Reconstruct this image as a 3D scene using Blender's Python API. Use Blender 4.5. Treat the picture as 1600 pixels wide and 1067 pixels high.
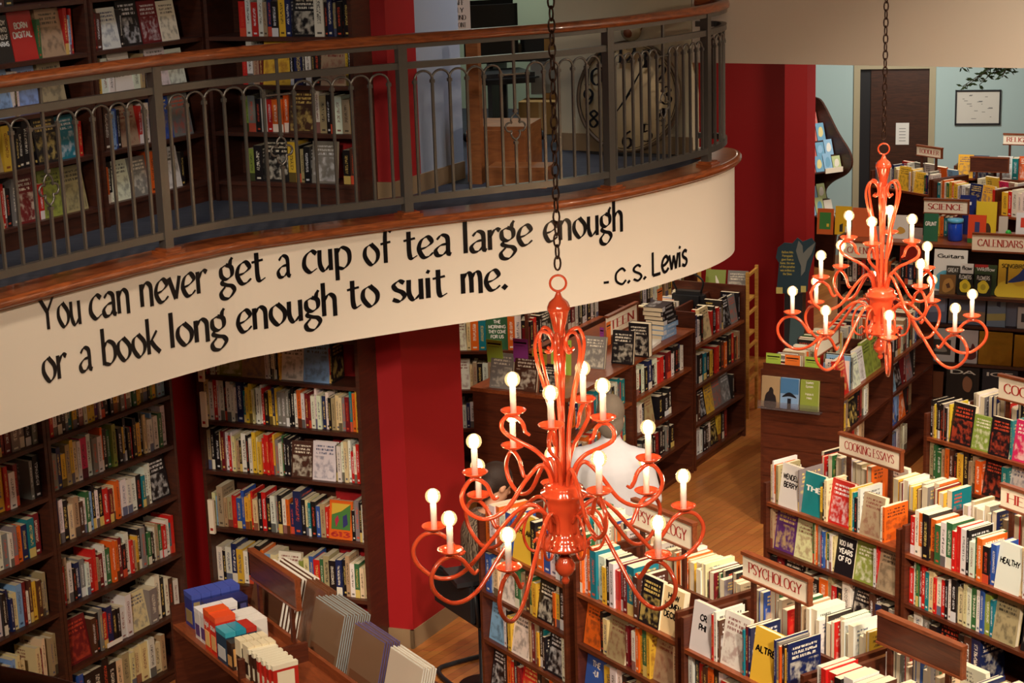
import bpy, bmesh, math, random
from math import sin, cos, pi, radians, sqrt, atan2
from mathutils import Vector, Matrix
from mathutils.bvhtree import BVHTree
for o in list(bpy.data.objects): bpy.data.objects.remove(o)
S = bpy.context.scene; COL = S.collection
R = random.Random(7)

# ---------------------------------------------------------------- camera
FPX, CH, YH, ROLL = 2950., 4.4, -200., radians(1.8)
PIT = math.atan((533.5-YH)/FPX)
_F = Vector((0, cos(PIT), -sin(PIT))); _R0 = Vector((1, 0, 0)); _U0 = Vector((0, sin(PIT), cos(PIT)))
_R = _R0*cos(ROLL)-_U0*sin(ROLL); _U = _U0*cos(ROLL)+_R0*sin(ROLL)
CAM = Vector((0, 0, CH))
cd = bpy.data.cameras.new('camera'); cam = bpy.data.objects.new('camera', cd); COL.objects.link(cam)
cd.sensor_width = 36; cd.lens = FPX/1600*36; cd.clip_end = 200; cd.clip_start = .05
cam.matrix_world = Matrix(((_R.x, _U.x, -_F.x, 0), (_R.y, _U.y, -_F.y, 0), (_R.z, _U.z, -_F.z, CH), (0, 0, 0, 1)))
S.camera = cam
S.view_settings.view_transform = 'Standard'; S.view_settings.look = 'None'
S.view_settings.gamma = 1; S.view_settings.use_curve_mapping = False
S.view_settings.exposure = 0.0

def ray(x, y): return _F+_R*((x-800)/FPX)-_U*((y-533.5)/FPX)
def at(x, y, z):
    d = ray(x, y); return CAM+d*((z-CH)/d.z)
def proj(P):
    v = Vector(P)-CAM; w = v.dot(_F)
    return 800+FPX*v.dot(_R)/w, 533.5-FPX*v.dot(_U)/w, w

ORD = ['first', 'second', 'third', 'fourth', 'fifth', 'sixth', 'seventh', 'eighth', 'ninth', 'tenth', 'eleventh', 'twelfth', 'thirteenth', 'fourteenth']
# ---------------------------------------------------------------- world + room light
w = bpy.data.worlds.new('world'); S.world = w; w.use_nodes = True
w.node_tree.nodes['Background'].inputs[0].default_value = (1.0, .78, .58, 1)
w.node_tree.nodes['Background'].inputs[1].default_value = .012
def area(name, loc, size, power, col=(1, .80, .58), target=None, spread=None):
    l = bpy.data.lights.new(name, 'AREA'); l.shape = 'DISK'; l.size = size; l.energy = power; l.color = col
    if spread: l.spread = radians(spread)
    o = bpy.data.objects.new(name, l); COL.objects.link(o); o.location = loc
    d = (Vector(target) if target else Vector((loc[0], loc[1], 0)))-Vector(loc)
    o.rotation_euler = d.to_track_quat('-Z', 'Y').to_euler(); return o
WARM = (1, .83, .63); NEUT = (1, .86, .70)
area('ceiling_and_fill_lamp', (1.4, 6.2, 5.9), .4, 44, WARM, (1.5, 8.6, .9), 62)
area('ceiling_and_fill_lamp', (-1.4, 6.2, 5.9), .4, 14, WARM, (-1.2, 8.6, .9), 62)
area('ceiling_and_fill_lamp', (3.2, 8.2, 5.9), .4, 38, WARM, (2.9, 10.2, .9), 66)
area('ceiling_and_fill_lamp', (2.4, .6, 5.6), .6, 34, WARM, (1.6, 9.0, .7), 36)  # frontal fill added on the camera side, brightens island and sign fronts
area('ceiling_and_fill_lamp', (-1.6, .6, 5.6), .6, 25, WARM, (-1.2, 9.6, 1.1), 38)  # frontal fill added on the camera side, lifts the left-hand bookcases
area('ceiling_and_fill_lamp', (.4, 1.0, 5.0), .6, 4, WARM, (.4, 10.6, 1.6), 42)  # weak frontal fill, added near the camera and aimed past the fascia
area('ceiling_and_fill_lamp', (6.2, 7.6, 5.4), .4, 70, WARM, (5.2, 9.7, 4.4), 110)
area('down_and_fill_light', (3.6, 12.9, 3.15), .5, 22, NEUT, (3.4, 13.6, 0))
area('down_and_fill_light', (4.3, 16.4, 3.15), .7, 60, NEUT, (4.3, 18.2, 0))
area('down_and_fill_light', (4.2, 19.2, 3.15), .8, 62, (1, .96, .86), (4.3, 21.0, .3))
area('down_and_fill_light', (2.75, 14.7, 3.15), .3, 13, WARM, (2.5, 16.2, 1.3))  # added fill aimed at the red column to brighten its face
area('down_and_fill_light', (.75, 13.9, 2.08), .3, 9, WARM)
area('down_and_fill_light', (1.5, 15.0, 3.1), .4, 10, WARM)
area('down_and_fill_light', (-.05, 12.3, 2.08), .3, 9, WARM)
area('mezzanine_lamp', (-.1, 13.3, 5.2), .5, 24, (.95, 1, .9), (-.1, 13.8, 3))
area('mezzanine_lamp', (.5, 10.6, 5.9), .3, 3.5, (.8, .88, 1), (-.2, 11.3, 3.0), 50)
area('mezzanine_lamp', (-1.9, 8.4, 5.9), .4, 4, (.8, .88, 1), (-2.2, 9.7, 3.2), 70)

# ---------------------------------------------------------------- materials
def lin(c):
    return tuple((v/255/12.92 if v/255 <= .04045 else ((v/255+.055)/1.055)**2.4) for v in c)+(1,)
MATS = {}
def mat(name, rgb, rough=.5, metal=0, emit=0, coat=0, spec=.5, trans=0, ior=1.45, bump=0, bscale=60):
    if name in MATS: return MATS[name]
    m = bpy.data.materials.new(name); m.use_nodes = True; b = m.node_tree.nodes['Principled BSDF']
    c = lin(rgb); b.inputs['Base Color'].default_value = c; b.inputs['Roughness'].default_value = rough
    b.inputs['Metallic'].default_value = metal; b.inputs['Coat Weight'].default_value = coat
    b.inputs['Coat Roughness'].default_value = .08
    b.inputs['Specular IOR Level'].default_value = spec; b.inputs['Transmission Weight'].default_value = trans
    b.inputs['IOR'].default_value = ior
    if emit:
        b.inputs['Emission Color'].default_value = c; b.inputs['Emission Strength'].default_value = emit
    nt = m.node_tree; n = nt.nodes.new('ShaderNodeTexNoise'); n.inputs['Scale'].default_value = bscale
    tc = nt.nodes.new('ShaderNodeTexCoord'); nt.links.new(tc.outputs['Object'], n.inputs['Vector'])
    if bump:
        bp = nt.nodes.new('ShaderNodeBump'); bp.inputs['Strength'].default_value = bump; bp.inputs['Distance'].default_value = .002
        nt.links.new(n.outputs[0], bp.inputs['Height']); nt.links.new(bp.outputs[0], b.inputs['Normal'])
    MATS[name] = m; return m
def wood(name, c1, c2, scale=(3, 3, 3), rough=.4, ang=0, coat=.1, dist=2.):
    m = bpy.data.materials.new(name); m.use_nodes = True; nt = m.node_tree; b = nt.nodes['Principled BSDF']
    tc = nt.nodes.new('ShaderNodeTexCoord'); mp = nt.nodes.new('ShaderNodeMapping')
    mp.inputs['Scale'].default_value = scale; mp.inputs['Rotation'].default_value = (0, 0, ang)
    n = nt.nodes.new('ShaderNodeTexNoise'); n.inputs['Scale'].default_value = 4; n.inputs['Detail'].default_value = 8
    n.inputs['Distortion'].default_value = dist
    r = nt.nodes.new('ShaderNodeValToRGB'); r.color_ramp.elements[0].position = .35; r.color_ramp.elements[1].position = .7
    r.color_ramp.elements[0].color = lin(c1); r.color_ramp.elements[1].color = lin(c2)
    L = nt.links.new
    L(tc.outputs['Object'], mp.inputs[0]); L(mp.outputs[0], n.inputs['Vector']); L(n.outputs[0], r.inputs[0]); L(r.outputs[0], b.inputs['Base Color'])
    b.inputs['Roughness'].default_value = rough; b.inputs['Coat Weight'].default_value = coat
    MATS[name] = m; return m
def floor_mat():
    m = bpy.data.materials.new('oak_floor'); m.use_nodes = True; nt = m.node_tree; b = nt.nodes['Principled BSDF']; L = nt.links.new
    tc = nt.nodes.new('ShaderNodeTexCoord'); mp = nt.nodes.new('ShaderNodeMapping'); mp.inputs['Rotation'].default_value = (0, 0, radians(-55))
    br = nt.nodes.new('ShaderNodeTexBrick'); br.inputs['Scale'].default_value = 1; br.inputs['Brick Width'].default_value = .9
    br.inputs['Row Height'].default_value = .058; br.inputs['Mortar Size'].default_value = .0012
    br.inputs['Color1'].default_value = lin((190, 122, 62)); br.inputs['Color2'].default_value = lin((166, 100, 50)); br.inputs['Mortar'].default_value = lin((96, 56, 28))
    mp2 = nt.nodes.new('ShaderNodeMapping'); mp2.inputs['Rotation'].default_value = (0, 0, radians(-55)); mp2.inputs['Scale'].default_value = (2, 40, 1)
    n = nt.nodes.new('ShaderNodeTexNoise'); n.inputs['Scale'].default_value = 2; n.inputs['Detail'].default_value = 6
    mx = nt.nodes.new('ShaderNodeMixRGB'); mx.blend_type = 'OVERLAY'; mx.inputs[0].default_value = .35
    L(tc.outputs['Object'], mp.inputs[0]); L(tc.outputs['Object'], mp2.inputs[0]); L(mp.outputs[0], br.inputs[0]); L(mp2.outputs[0], n.inputs[0])
    L(br.outputs[0], mx.inputs[1]); L(n.outputs[1], mx.inputs[2]); L(mx.outputs[0], b.inputs['Base Color'])
    b.inputs['Roughness'].default_value = .32; return m
def carpet_mat():
    m = bpy.data.materials.new('carpet'); m.use_nodes = True; nt = m.node_tree; b = nt.nodes['Principled BSDF']; L = nt.links.new
    tc = nt.nodes.new('ShaderNodeTexCoord'); mp = nt.nodes.new('ShaderNodeMapping'); mp.inputs['Scale'].default_value = (3, 14, 1); mp.inputs['Rotation'].default_value = (0, 0, .5)
    n = nt.nodes.new('ShaderNodeTexNoise'); n.inputs['Scale'].default_value = 3; n.inputs['Detail'].default_value = 10
    r = nt.nodes.new('ShaderNodeValToRGB'); r.color_ramp.elements[0].color = lin((22, 25, 34)); r.color_ramp.elements[1].color = lin((66, 68, 80))
    L(tc.outputs['Object'], mp.inputs[0]); L(mp.outputs[0], n.inputs[0]); L(n.outputs[0], r.inputs[0]); L(r.outputs[0], b.inputs['Base Color'])
    b.inputs['Roughness'].default_value = .95; return m
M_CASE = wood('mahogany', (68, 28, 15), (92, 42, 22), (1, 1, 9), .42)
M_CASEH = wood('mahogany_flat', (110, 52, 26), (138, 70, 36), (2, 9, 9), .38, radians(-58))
M_DCASE = wood('dark_mahogany', (58, 28, 18), (80, 38, 22), (1, 1, 8), .5)
M_RAILW = wood('cherry_rail', (104, 50, 24), (150, 78, 38), (1.5, 1.5, 12), .28, 0, .4)
M_OAK = wood('honey_oak', (128, 74, 34), (160, 98, 48), (1, 1, 6), .4)
M_BAMB = wood('bamboo', (196, 142, 62), (222, 172, 90), (1, 1, 10), .4)
M_RED = mat('red_paint', (152, 18, 24), .55, bump=.1, bscale=300)
M_FASC = mat('cream_paint', (214, 202, 188), .6, bump=.08, bscale=250)
M_BEIGE = mat('beige_paint', (196, 186, 160), .7)
M_BLUEW = mat('pale_blue_paint', (176, 200, 200), .7)
M_GREYW = mat('grey_blue_paint', (150, 160, 178), .7)
M_GREENW = mat('pale_green_paint', (190, 204, 178), .7)
M_CEIL = mat('ceiling_paint', (206, 196, 180), .9)
M_BASE = mat('vinyl_baseboard', (140, 116, 88), .5)
M_IRON = mat('pewter_iron', (112, 108, 104), .38, .75, bump=.25, bscale=90)
M_CHAIN = mat('bronze_chain', (62, 40, 30), .4, .7)
M_ENAM = mat('orange_enamel', (218, 80, 46), .14, 0, 0, .9)
M_CANDLE = mat('candle_sleeve', (246, 240, 230), .5)
M_BLACK = mat('vinyl_black', (18, 16, 18), .25)
M_PAGE = mat('page_paper', (226, 212, 184), .8, bump=.3, bscale=400)
M_CREAM = mat('sign_cream', (246, 232, 210), .6)
M_REDINK = mat('sign_red_ink', (176, 44, 34), .6)
M_WHITE = mat('paper_white', (236, 234, 228), .6)
M_DARK = mat('dark_plastic', (30, 30, 34), .45)
M_GLASSY = mat('clear_acrylic', (240, 240, 245), .06, 0, 0, 0, .5, .95)
M_SKIN = mat('skin', (206, 150, 120), .55)
M_SHIRT = mat('white_shirt', (186, 184, 190), .8, bump=.3, bscale=30)
M_HAIRG = mat('grey_hair', (104, 92, 80), .8, bump=.8, bscale=140)
M_HAIRD = mat('dark_hair', (44, 28, 22), .7, bump=.8, bscale=140)
M_FLOOR = floor_mat(); M_CARPET = carpet_mat()
def bulb_mat():
    m = bpy.data.materials.new('bulb_glow'); m.use_nodes = True; nt = m.node_tree; b = nt.nodes['Principled BSDF']; L = nt.links.new
    lw = nt.nodes.new('ShaderNodeLayerWeight'); lw.inputs[0].default_value = .35
    r = nt.nodes.new('ShaderNodeValToRGB'); r.color_ramp.elements[0].color = (1, 1, 1, 1); r.color_ramp.elements[1].color = (.06, .06, .06, 1)
    r.color_ramp.elements[0].position = .25; r.color_ramp.elements[1].position = .8
    mu = nt.nodes.new('ShaderNodeMath'); mu.operation = 'MULTIPLY'; mu.inputs[1].default_value = 16
    L(lw.outputs['Facing'], r.inputs[0]); L(r.outputs[0], mu.inputs[0]); L(mu.outputs[0], b.inputs['Emission Strength'])
    b.inputs['Emission Color'].default_value = (1, .70, .36, 1); b.inputs['Base Color'].default_value = (.9, .8, .6, 1); b.inputs['Roughness'].default_value = .05
    return m
M_BULB = mat('bulb_glow', (255, 214, 150), .1, emit=14)
M_FILA = mat('bulb_filament', (255, 228, 184), .1, emit=62)
def cover_mat():
    m = bpy.data.materials.new('book_cover'); m.use_nodes = True; nt = m.node_tree; b = nt.nodes['Principled BSDF']; L = nt.links.new
    def M(op, a, c=None, v=None):
        n = nt.nodes.new('ShaderNodeMath'); n.operation = op
        if isinstance(a, (int, float)): n.inputs[0].default_value = a
        else: L(a, n.inputs[0])
        if c is not None:
            if isinstance(c, (int, float)): n.inputs[1].default_value = c
            else: L(c, n.inputs[1])
        return n.outputs[0]
    at1 = nt.nodes.new('ShaderNodeAttribute'); at1.attribute_name = 'col'
    at2 = nt.nodes.new('ShaderNodeAttribute'); at2.attribute_name = 'acc'
    uv = nt.nodes.new('ShaderNodeUVMap'); uv.uv_map = 'UVMap'
    sp = nt.nodes.new('ShaderNodeSeparateXYZ'); L(uv.outputs[0], sp.inputs[0]); u, v = sp.outputs[0], sp.outputs[1]
    seed = at2.outputs['Alpha']
    def noise(su, sv, det=0):
        cb = nt.nodes.new('ShaderNodeCombineXYZ'); L(M('MULTIPLY', u, su), cb.inputs[0]); L(M('MULTIPLY', v, sv), cb.inputs[1]); L(M('MULTIPLY', seed, 91.7), cb.inputs[2])
        n = nt.nodes.new('ShaderNodeTexNoise'); n.inputs['Scale'].default_value = 1; n.inputs['Detail'].default_value = det; L(cb.outputs[0], n.inputs[0]); return n.outputs[0]
    def box(x, a, c): return M('MULTIPLY', M('GREATER_THAN', x, a), M('LESS_THAN', x, c))
    plain = M('GREATER_THAN', seed, .05)
    isp = box(u, -.01, 1.01)
    letters = M('GREATER_THAN', noise(5, 75), .52)
    stext = M('MULTIPLY', M('MULTIPLY', box(u, .3, .7), box(v, .3, .84)), letters)
    lab = M('MULTIPLY', box(u, .25, .75), box(v, .06, .11))
    band = M('MULTIPLY', M('GREATER_THAN', M('FRACT', M('MULTIPLY', seed, 7.3)), .72), box(v, -.1, .24))
    sm = M('MULTIPLY', isp, M('MAXIMUM', M('MAXIMUM', stext, lab), band))
    icv = box(u, 1.5, 4.5)
    rows = M('GREATER_THAN', M('FRACT', M('MULTIPLY', v, 11)), .42)
    tl = M('MULTIPLY', M('MULTIPLY', M('MULTIPLY', box(M('FRACT', u), .12, .88), box(v, .64, .9)), rows), M('GREATER_THAN', noise(34, 9), .46))
    mr = nt.nodes.new('ShaderNodeMapRange'); mr.interpolation_type = 'SMOOTHSTEP'; mr.inputs[1].default_value = .42; mr.inputs[2].default_value = .66; L(noise(5, 6, 5), mr.inputs[0])
    pic = M('MULTIPLY', M('MULTIPLY', M('MULTIPLY', box(M('FRACT', u), .06, .94), box(v, .05, .62)), mr.outputs[0]), .62)
    cm = M('MULTIPLY', icv, M('MAXIMUM', tl, pic))
    f = M('MULTIPLY', plain, M('MAXIMUM', sm, cm))
    mx = nt.nodes.new('ShaderNodeMixRGB'); L(M('MULTIPLY', f, .85), mx.inputs[0]); L(at1.outputs['Color'], mx.inputs[1]); L(at2.outputs['Color'], mx.inputs[2])
    L(mx.outputs[0], b.inputs['Base Color']); b.inputs['Roughness'].default_value = .38
    return m
M_COVER = cover_mat()

# ---------------------------------------------------------------- mesh builder
class MB:
    def __init__(s): s.v = []; s.f = []; s.m = []; s.smooth = []
    def add(s, vs, fs, mi=0, sm=False, T=None):
        b = len(s.v)
        s.v += [tuple(T @ Vector(v)) if T is not None else tuple(v) for v in vs]
        for f in fs: s.f.append(tuple(b+i for i in f)); s.m.append(mi); s.smooth.append(sm)
        return s
    def box(s, x0, x1, y0, y1, z0, z1, mi=0, T=None):
        vs = [(x, y, z) for z in (z0, z1) for y in (y0, y1) for x in (x0, x1)]
        return s.add(vs, [(0, 2, 3, 1), (4, 5, 7, 6), (0, 1, 5, 4), (2, 6, 7, 3), (0, 4, 6, 2), (1, 3, 7, 5)], mi, False, T)
    def tube(s, pts, r, n=8, mi=0, closed=False, T=None, caps=True):
        P = [Vector(p) for p in pts]; N = len(P)
        rr = r if isinstance(r, (list, tuple)) else [r]*N
        up = None; vs = []; fs = []
        for i, p in enumerate(P):
            if closed: t = (P[(i+1) % N]-P[i-1])
            else: t = P[min(i+1, N-1)]-P[max(i-1, 0)]
            t.normalize()
            if up is None:
                a = Vector((0, 0, 1)) if abs(t.z) < .9 else Vector((1, 0, 0)); up = (a-t*a.dot(t)).normalized()
            else:
                up = (up-t*up.dot(t)); up = up.normalized() if up.length > 1e-6 else t.orthogonal().normalized()
            sd = t.cross(up)
            for k in range(n):
                a = 2*pi*(k+.5)/n; vs.append(p+up*cos(a)*rr[i]+sd*sin(a)*rr[i])
        for i in range(N if closed else N-1):
            j = (i+1) % N
            for k in range(n):
                k2 = (k+1) % n; fs.append((i*n+k, i*n+k2, j*n+k2, j*n+k))
        if not closed and caps: fs += [tuple(range(n))[::-1], tuple((N-1)*n+k for k in range(n))]
        return s.add(vs, fs, mi, n > 4, T)
    def lathe(s, prof, n=24, mi=0, T=None):
        vs = []; fs = []
        for r, z in prof:
            for k in range(n):
                a = 2*pi*k/n; vs.append((r*cos(a), r*sin(a), z))
        for i in range(len(prof)-1):
            for k in range(n):
                k2 = (k+1) % n; fs.append((i*n+k, i*n+k2, (i+1)*n+k2, (i+1)*n+k))
        if prof[0][0] > 1e-4: fs.append(tuple(range(n))[::-1])
        if prof[-1][0] > 1e-4: fs.append(tuple((len(prof)-1)*n+k for k in range(n)))
        return s.add(vs, fs, mi, True, T)
    def sphere(s, c, r, n=16, mi=0, sc=(1, 1, 1), T=None):
        pr = [(max(1e-5, r*sin(pi*i/(n//2))), -r*cos(pi*i/(n//2))) for i in range(n//2+1)]
        X = Matrix.Translation(c) @ Matrix.Diagonal((*sc, 1)); return s.lathe(pr, n, mi, (T @ X) if T is not None else X)
    def prism(s, poly, z0, z1, mi=0, T=None):
        n = len(poly); vs = [(x, y, z0) for x, y in poly]+[(x, y, z1) for x, y in poly]
        fs = [tuple(range(n))[::-1], tuple(range(n, 2*n))]+[(i, (i+1) % n, n+(i+1) % n, n+i) for i in range(n)]
        return s.add(vs, fs, mi, False, T)
    def build(s, name, mats, parent=None, M=None, bevel=0):
        me = bpy.data.meshes.new(name); me.from_pydata(s.v, [], s.f); me.update()
        for m in (mats if isinstance(mats, (list, tuple)) else [mats]): me.materials.append(m)
        me.polygons.foreach_set('material_index', s.m); me.polygons.foreach_set('use_smooth', s.smooth)
        bm = bmesh.new(); bm.from_mesh(me); bmesh.ops.recalc_face_normals(bm, faces=bm.faces)
        if bevel: bmesh.ops.bevel(bm, geom=list(bm.edges), offset=bevel, segments=2, affect='EDGES', clamp_overlap=True)
        bm.to_mesh(me); bm.free()
        o = bpy.data.objects.new(name, me); COL.objects.link(o)
        if parent: o.parent = parent
        if M is not None: o.matrix_local = M
        return o
def tag(o, label=None, cat=None, group=None, kind=None):
    for k, v in (('label', label), ('category', cat), ('group', group), ('kind', kind)):
        if v: o[k] = v
    return o
def empty(name, M, label, cat, group=None):
    o = bpy.data.objects.new(name, None); COL.objects.link(o); o.empty_display_size = .1
    o.matrix_world = M; return tag(o, label, cat, group)
def struct(name, mb, m, bevel=0): return tag(mb.build(name, m, bevel=bevel), kind='structure')
def frame(p, d, z=0):
    "local frame: x along the front to the viewer's right, y into the case, z up"
    d = Vector((d[0], d[1], 0)).normalized(); f = Vector((-d.y, d.x, 0))
    return Matrix(((d.x, f.x, 0, p[0]), (d.y, f.y, 0, p[1]), (0, 0, 1, z), (0, 0, 0, 1)))
def smooth(pts, n=8, closed=False):
    P = [Vector(p) for p in pts]; out = []; N = len(P)
    for i in range(N if closed else N-1):
        if closed: a, b, c, d = P[i-1], P[i], P[(i+1) % N], P[(i+2) % N]
        else:
            b, c = P[i], P[i+1]; a = P[i-1] if i else b*2-c; d = P[i+2] if i+2 < N else c*2-b
        for k in range(n):
            t = k/n; out.append(.5*((2*b)+(c-a)*t+(2*a-5*b+4*c-d)*t*t+(3*b-a-3*c+d)*t**3))
    if not closed: out.append(P[-1])
    return out

# ---------------------------------------------------------------- pen lettering
G = {  # lowercase, x-height 1
'a': (.85, [[(.13, .8), (.35, 1), (.6, .9), (.65, .6), (.65, .1), (.78, 0)], [(.65, .55), (.3, .5), (.06, .28), (.14, .03), (.4, .03), (.65, .27)]]),
'b': (.85, [[(.1, 1.6), (.1, 0)], [(.1, .72), (.35, 1), (.7, .8), (.72, .3), (.45, 0), (.1, .06)]]),
'c': (.76, [[(.7, .85), (.45, 1), (.14, .75), (.08, .3), (.35, 0), (.7, .15)]]),
'd': (.85, [[(.7, 1.6), (.7, 0)], [(.7, .75), (.4, 1), (.1, .75), (.08, .3), (.35, 0), (.7, .2)]]),
'e': (.8, [[(.1, .42), (.42, .5), (.68, .72), (.5, 1), (.2, .85), (.07, .45), (.25, .04), (.5, .02), (.74, .2)]]),
'f': (.6, [[(.62, 1.5), (.45, 1.6), (.29, 1.4), (.27, 0)], [(.03, .93), (.55, 1)]]),
'g': (.82, [[(.35, 1), (.1, .85), (.1, .5), (.35, .34), (.62, .5), (.62, .85), (.35, 1)], [(.22, .38), (.1, .2), (.3, .08), (.6, -.02), (.7, -.25), (.42, -.55), (.1, -.5), (.02, -.25), (.25, 0)], [(.55, .92), (.6, 1.15), (.7, 1.3)]]),
'h': (.8, [[(.1, 1.6), (.1, 0)], [(.1, .7), (.35, 1), (.6, .85), (.63, .4), (.63, -.08)]]),
'i': (.32, [[(.1, 1), (.1, 0)], [(.08, 1.22), (.17, 1.38)]]),
'k': (.75, [[(.1, 1.6), (.1, 0)], [(.62, 1), (.3, .62), (.12, .5)], [(.25, .58), (.45, .3), (.74, 0)]]),
'l': (.32, [[(.1, 1.6), (.1, 0)]]),
'm': (1.12, [[(.1, 1), (.1, 0)], [(.1, .7), (.3, 1), (.48, .85), (.5, 0)], [(.5, .7), (.7, 1), (.9, .85), (.93, -.08)]]),
'n': (.82, [[(.1, 1), (.1, 0)], [(.1, .7), (.35, 1), (.6, .85), (.63, .4), (.63, -.08)]]),
'o': (.86, [[(.4, 1), (.12, .8), (.08, .4), (.38, 0), (.68, .2), (.72, .6), (.4, 1)]]),
'p': (.85, [[(.1, 1), (.1, -.55)], [(.1, .72), (.35, 1), (.7, .8), (.72, .3), (.45, 0), (.1, .06)]]),
'r': (.6, [[(.1, 1), (.1, 0)], [(.1, .62), (.3, .93), (.45, 1), (.6, .9)]]),
's': (.68, [[(.57, .88), (.35, 1), (.12, .82), (.2, .6), (.48, .42), (.56, .2), (.35, 0), (.05, .12)]]),
't': (.64, [[(.25, 1.35), (.25, .3), (.36, .03), (.62, .14)], [(.0, .92), (.55, 1)]]),
'u': (.84, [[(.1, 1), (.1, .3), (.3, 0), (.62, .28)], [(.63, 1), (.63, -.02)]]),
'v': (.68, [[(.02, 1), (.35, 0)], [(.35, 0), (.6, 1)]]),
'w': (1., [[(.02, 1), (.25, 0)], [(.25, 0), (.48, .9)], [(.48, .9), (.7, 0)], [(.7, 0), (.92, 1)]]),
'y': (.7, [[(.05, 1), (.35, 0)], [(.62, 1), (.35, 0), (.1, -.5)]]),
}
GC = {  # capitals, height 1
'A': (.86, [[(.02, 0), (.4, 1)], [(.4, 1), (.78, 0)], [(.16, .35), (.64, .35)]]),
'B': (.72, [[(.1, 0), (.1, 1)], [(.1, 1), (.45, .98), (.56, .77), (.45, .54), (.1, .52)], [(.1, .52), (.5, .5), (.63, .27), (.5, .02), (.1, 0)]]),
'C': (.85, [[(.74, .78), (.5, 1), (.14, .8), (.05, .5), (.14, .2), (.5, 0), (.78, .22)]]),
'D': (.88, [[(.1, 0), (.1, 1)], [(.1, 1), (.5, .97), (.77, .7), (.77, .3), (.5, .03), (.1, 0)]]),
'E': (.7, [[(.1, 0), (.1, 1)], [(.1, 1), (.6, 1)], [(.1, .52), (.5, .52)], [(.1, 0), (.62, 0)]]),
'F': (.66, [[(.1, 0), (.1, 1)], [(.1, 1), (.6, 1)], [(.1, .52), (.5, .52)]]),
'G': (.9, [[(.74, .78), (.5, 1), (.14, .8), (.05, .5), (.14, .2), (.5, 0), (.74, .15)], [(.76, .0), (.76, .45)], [(.5, .45), (.86, .45)]]),
'H': (.9, [[(.1, 0), (.1, 1)], [(.76, 0), (.76, 1)], [(.1, .52), (.76, .52)]]),
'I': (.3, [[(.12, 0), (.12, 1)]]),
'K': (.82, [[(.1, 0), (.1, 1)], [(.7, 1), (.12, .45)], [(.3, .6), (.76, 0)]]),
'L': (.66, [[(.1, 0), (.1, 1)], [(.1, 0), (.6, 0)]]),
'M': (1., [[(.1, 0), (.12, 1)], [(.12, 1), (.5, .1)], [(.5, .1), (.86, 1)], [(.86, 1), (.9, 0)]]),
'N': (.9, [[(.1, 0), (.1, 1)], [(.1, 1), (.76, 0)], [(.76, 0), (.76, 1)]]),
'O': (.92, [[(.44, 1), (.14, .85), (.05, .5), (.14, .15), (.44, 0), (.74, .15), (.83, .5), (.74, .85), (.44, 1)]]),
'P': (.7, [[(.1, 0), (.1, 1)], [(.1, 1), (.5, .97), (.62, .74), (.5, .5), (.1, .47)]]),
'R': (.8, [[(.1, 0), (.1, 1)], [(.1, 1), (.5, .97), (.62, .74), (.5, .52), (.1, .5)], [(.35, .5), (.74, 0)]]),
'S': (.66, [[(.54, .85), (.34, 1), (.1, .85), (.12, .64), (.46, .42), (.57, .2), (.35, 0), (.06, .15)]]),
'T': (.78, [[(.38, 0), (.38, 1)], [(.03, 1), (.73, 1)]]),
'U': (.86, [[(.1, 1), (.1, .3), (.25, .03), (.5, 0), (.68, .2), (.72, .4), (.72, 1)]]),
'V': (.82, [[(.04, 1), (.4, 0)], [(.4, 0), (.76, 1)]]),
'W': (1.1, [[(.02, 1), (.28, 0)], [(.28, 0), (.54, .9)], [(.54, .9), (.8, 0)], [(.8, 0), (1.04, 1)]]),
'X': (.8, [[(.05, 1), (.72, 0)], [(.7, 1), (.05, 0)]]),
'Y': (.84, [[(.02, 1), (.4, .48)], [(.78, 1), (.4, .48)], [(.4, .48), (.4, 0)]]),
'0': (.7, [[(.33, 1), (.08, .75), (.08, .25), (.33, 0), (.58, .25), (.58, .75), (.33, 1)]]),
'1': (.4, [[(.05, .82), (.2, 1)], [(.2, 1), (.2, 0)]]),
'2': (.68, [[(.08, .78), (.3, 1), (.56, .78), (.4, .4), (.06, 0)], [(.06, 0), (.6, .02)]]),
'3': (.66, [[(.08, .88), (.32, 1), (.53, .8), (.28, .54)], [(.28, .54), (.58, .35), (.48, .05), (.25, 0), (.05, .12)]]),
'4': (.7, [[(.48, 1), (.05, .3)], [(.05, .3), (.65, .3)], [(.48, 1), (.48, 0)]]),
'5': (.66, [[(.55, 1), (.14, 1)], [(.14, 1), (.1, .55)], [(.1, .55), (.42, .62), (.58, .35), (.42, .03), (.05, .05)]]),
'6': (.68, [[(.5, .98), (.2, .75), (.08, .3), (.3, 0), (.56, .2), (.5, .5), (.28, .56), (.1, .4)]]),
'7': (.62, [[(.05, 1), (.56, 1)], [(.56, 1), (.22, 0)]]),
'8': (.68, [[(.33, 1), (.12, .8), (.33, .55), (.58, .27), (.33, 0), (.08, .27), (.33, .55), (.54, .8), (.33, 1)]]),
'9': (.68, [[(.56, .6), (.34, .42), (.1, .62), (.16, .92), (.38, 1), (.58, .75), (.5, .3), (.2, .0)]]),
'-': (.5, [[(.05, .42), (.42, .42)]]), '.': (.3, [[(.08, .02), (.16, .1)]]), '!': (.3, [[(.12, .3), (.12, 1)], [(.12, 0), (.12, .08)]]), ',': (.3, [[(.1, -.1), (.16, .08)]]),
}
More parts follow.
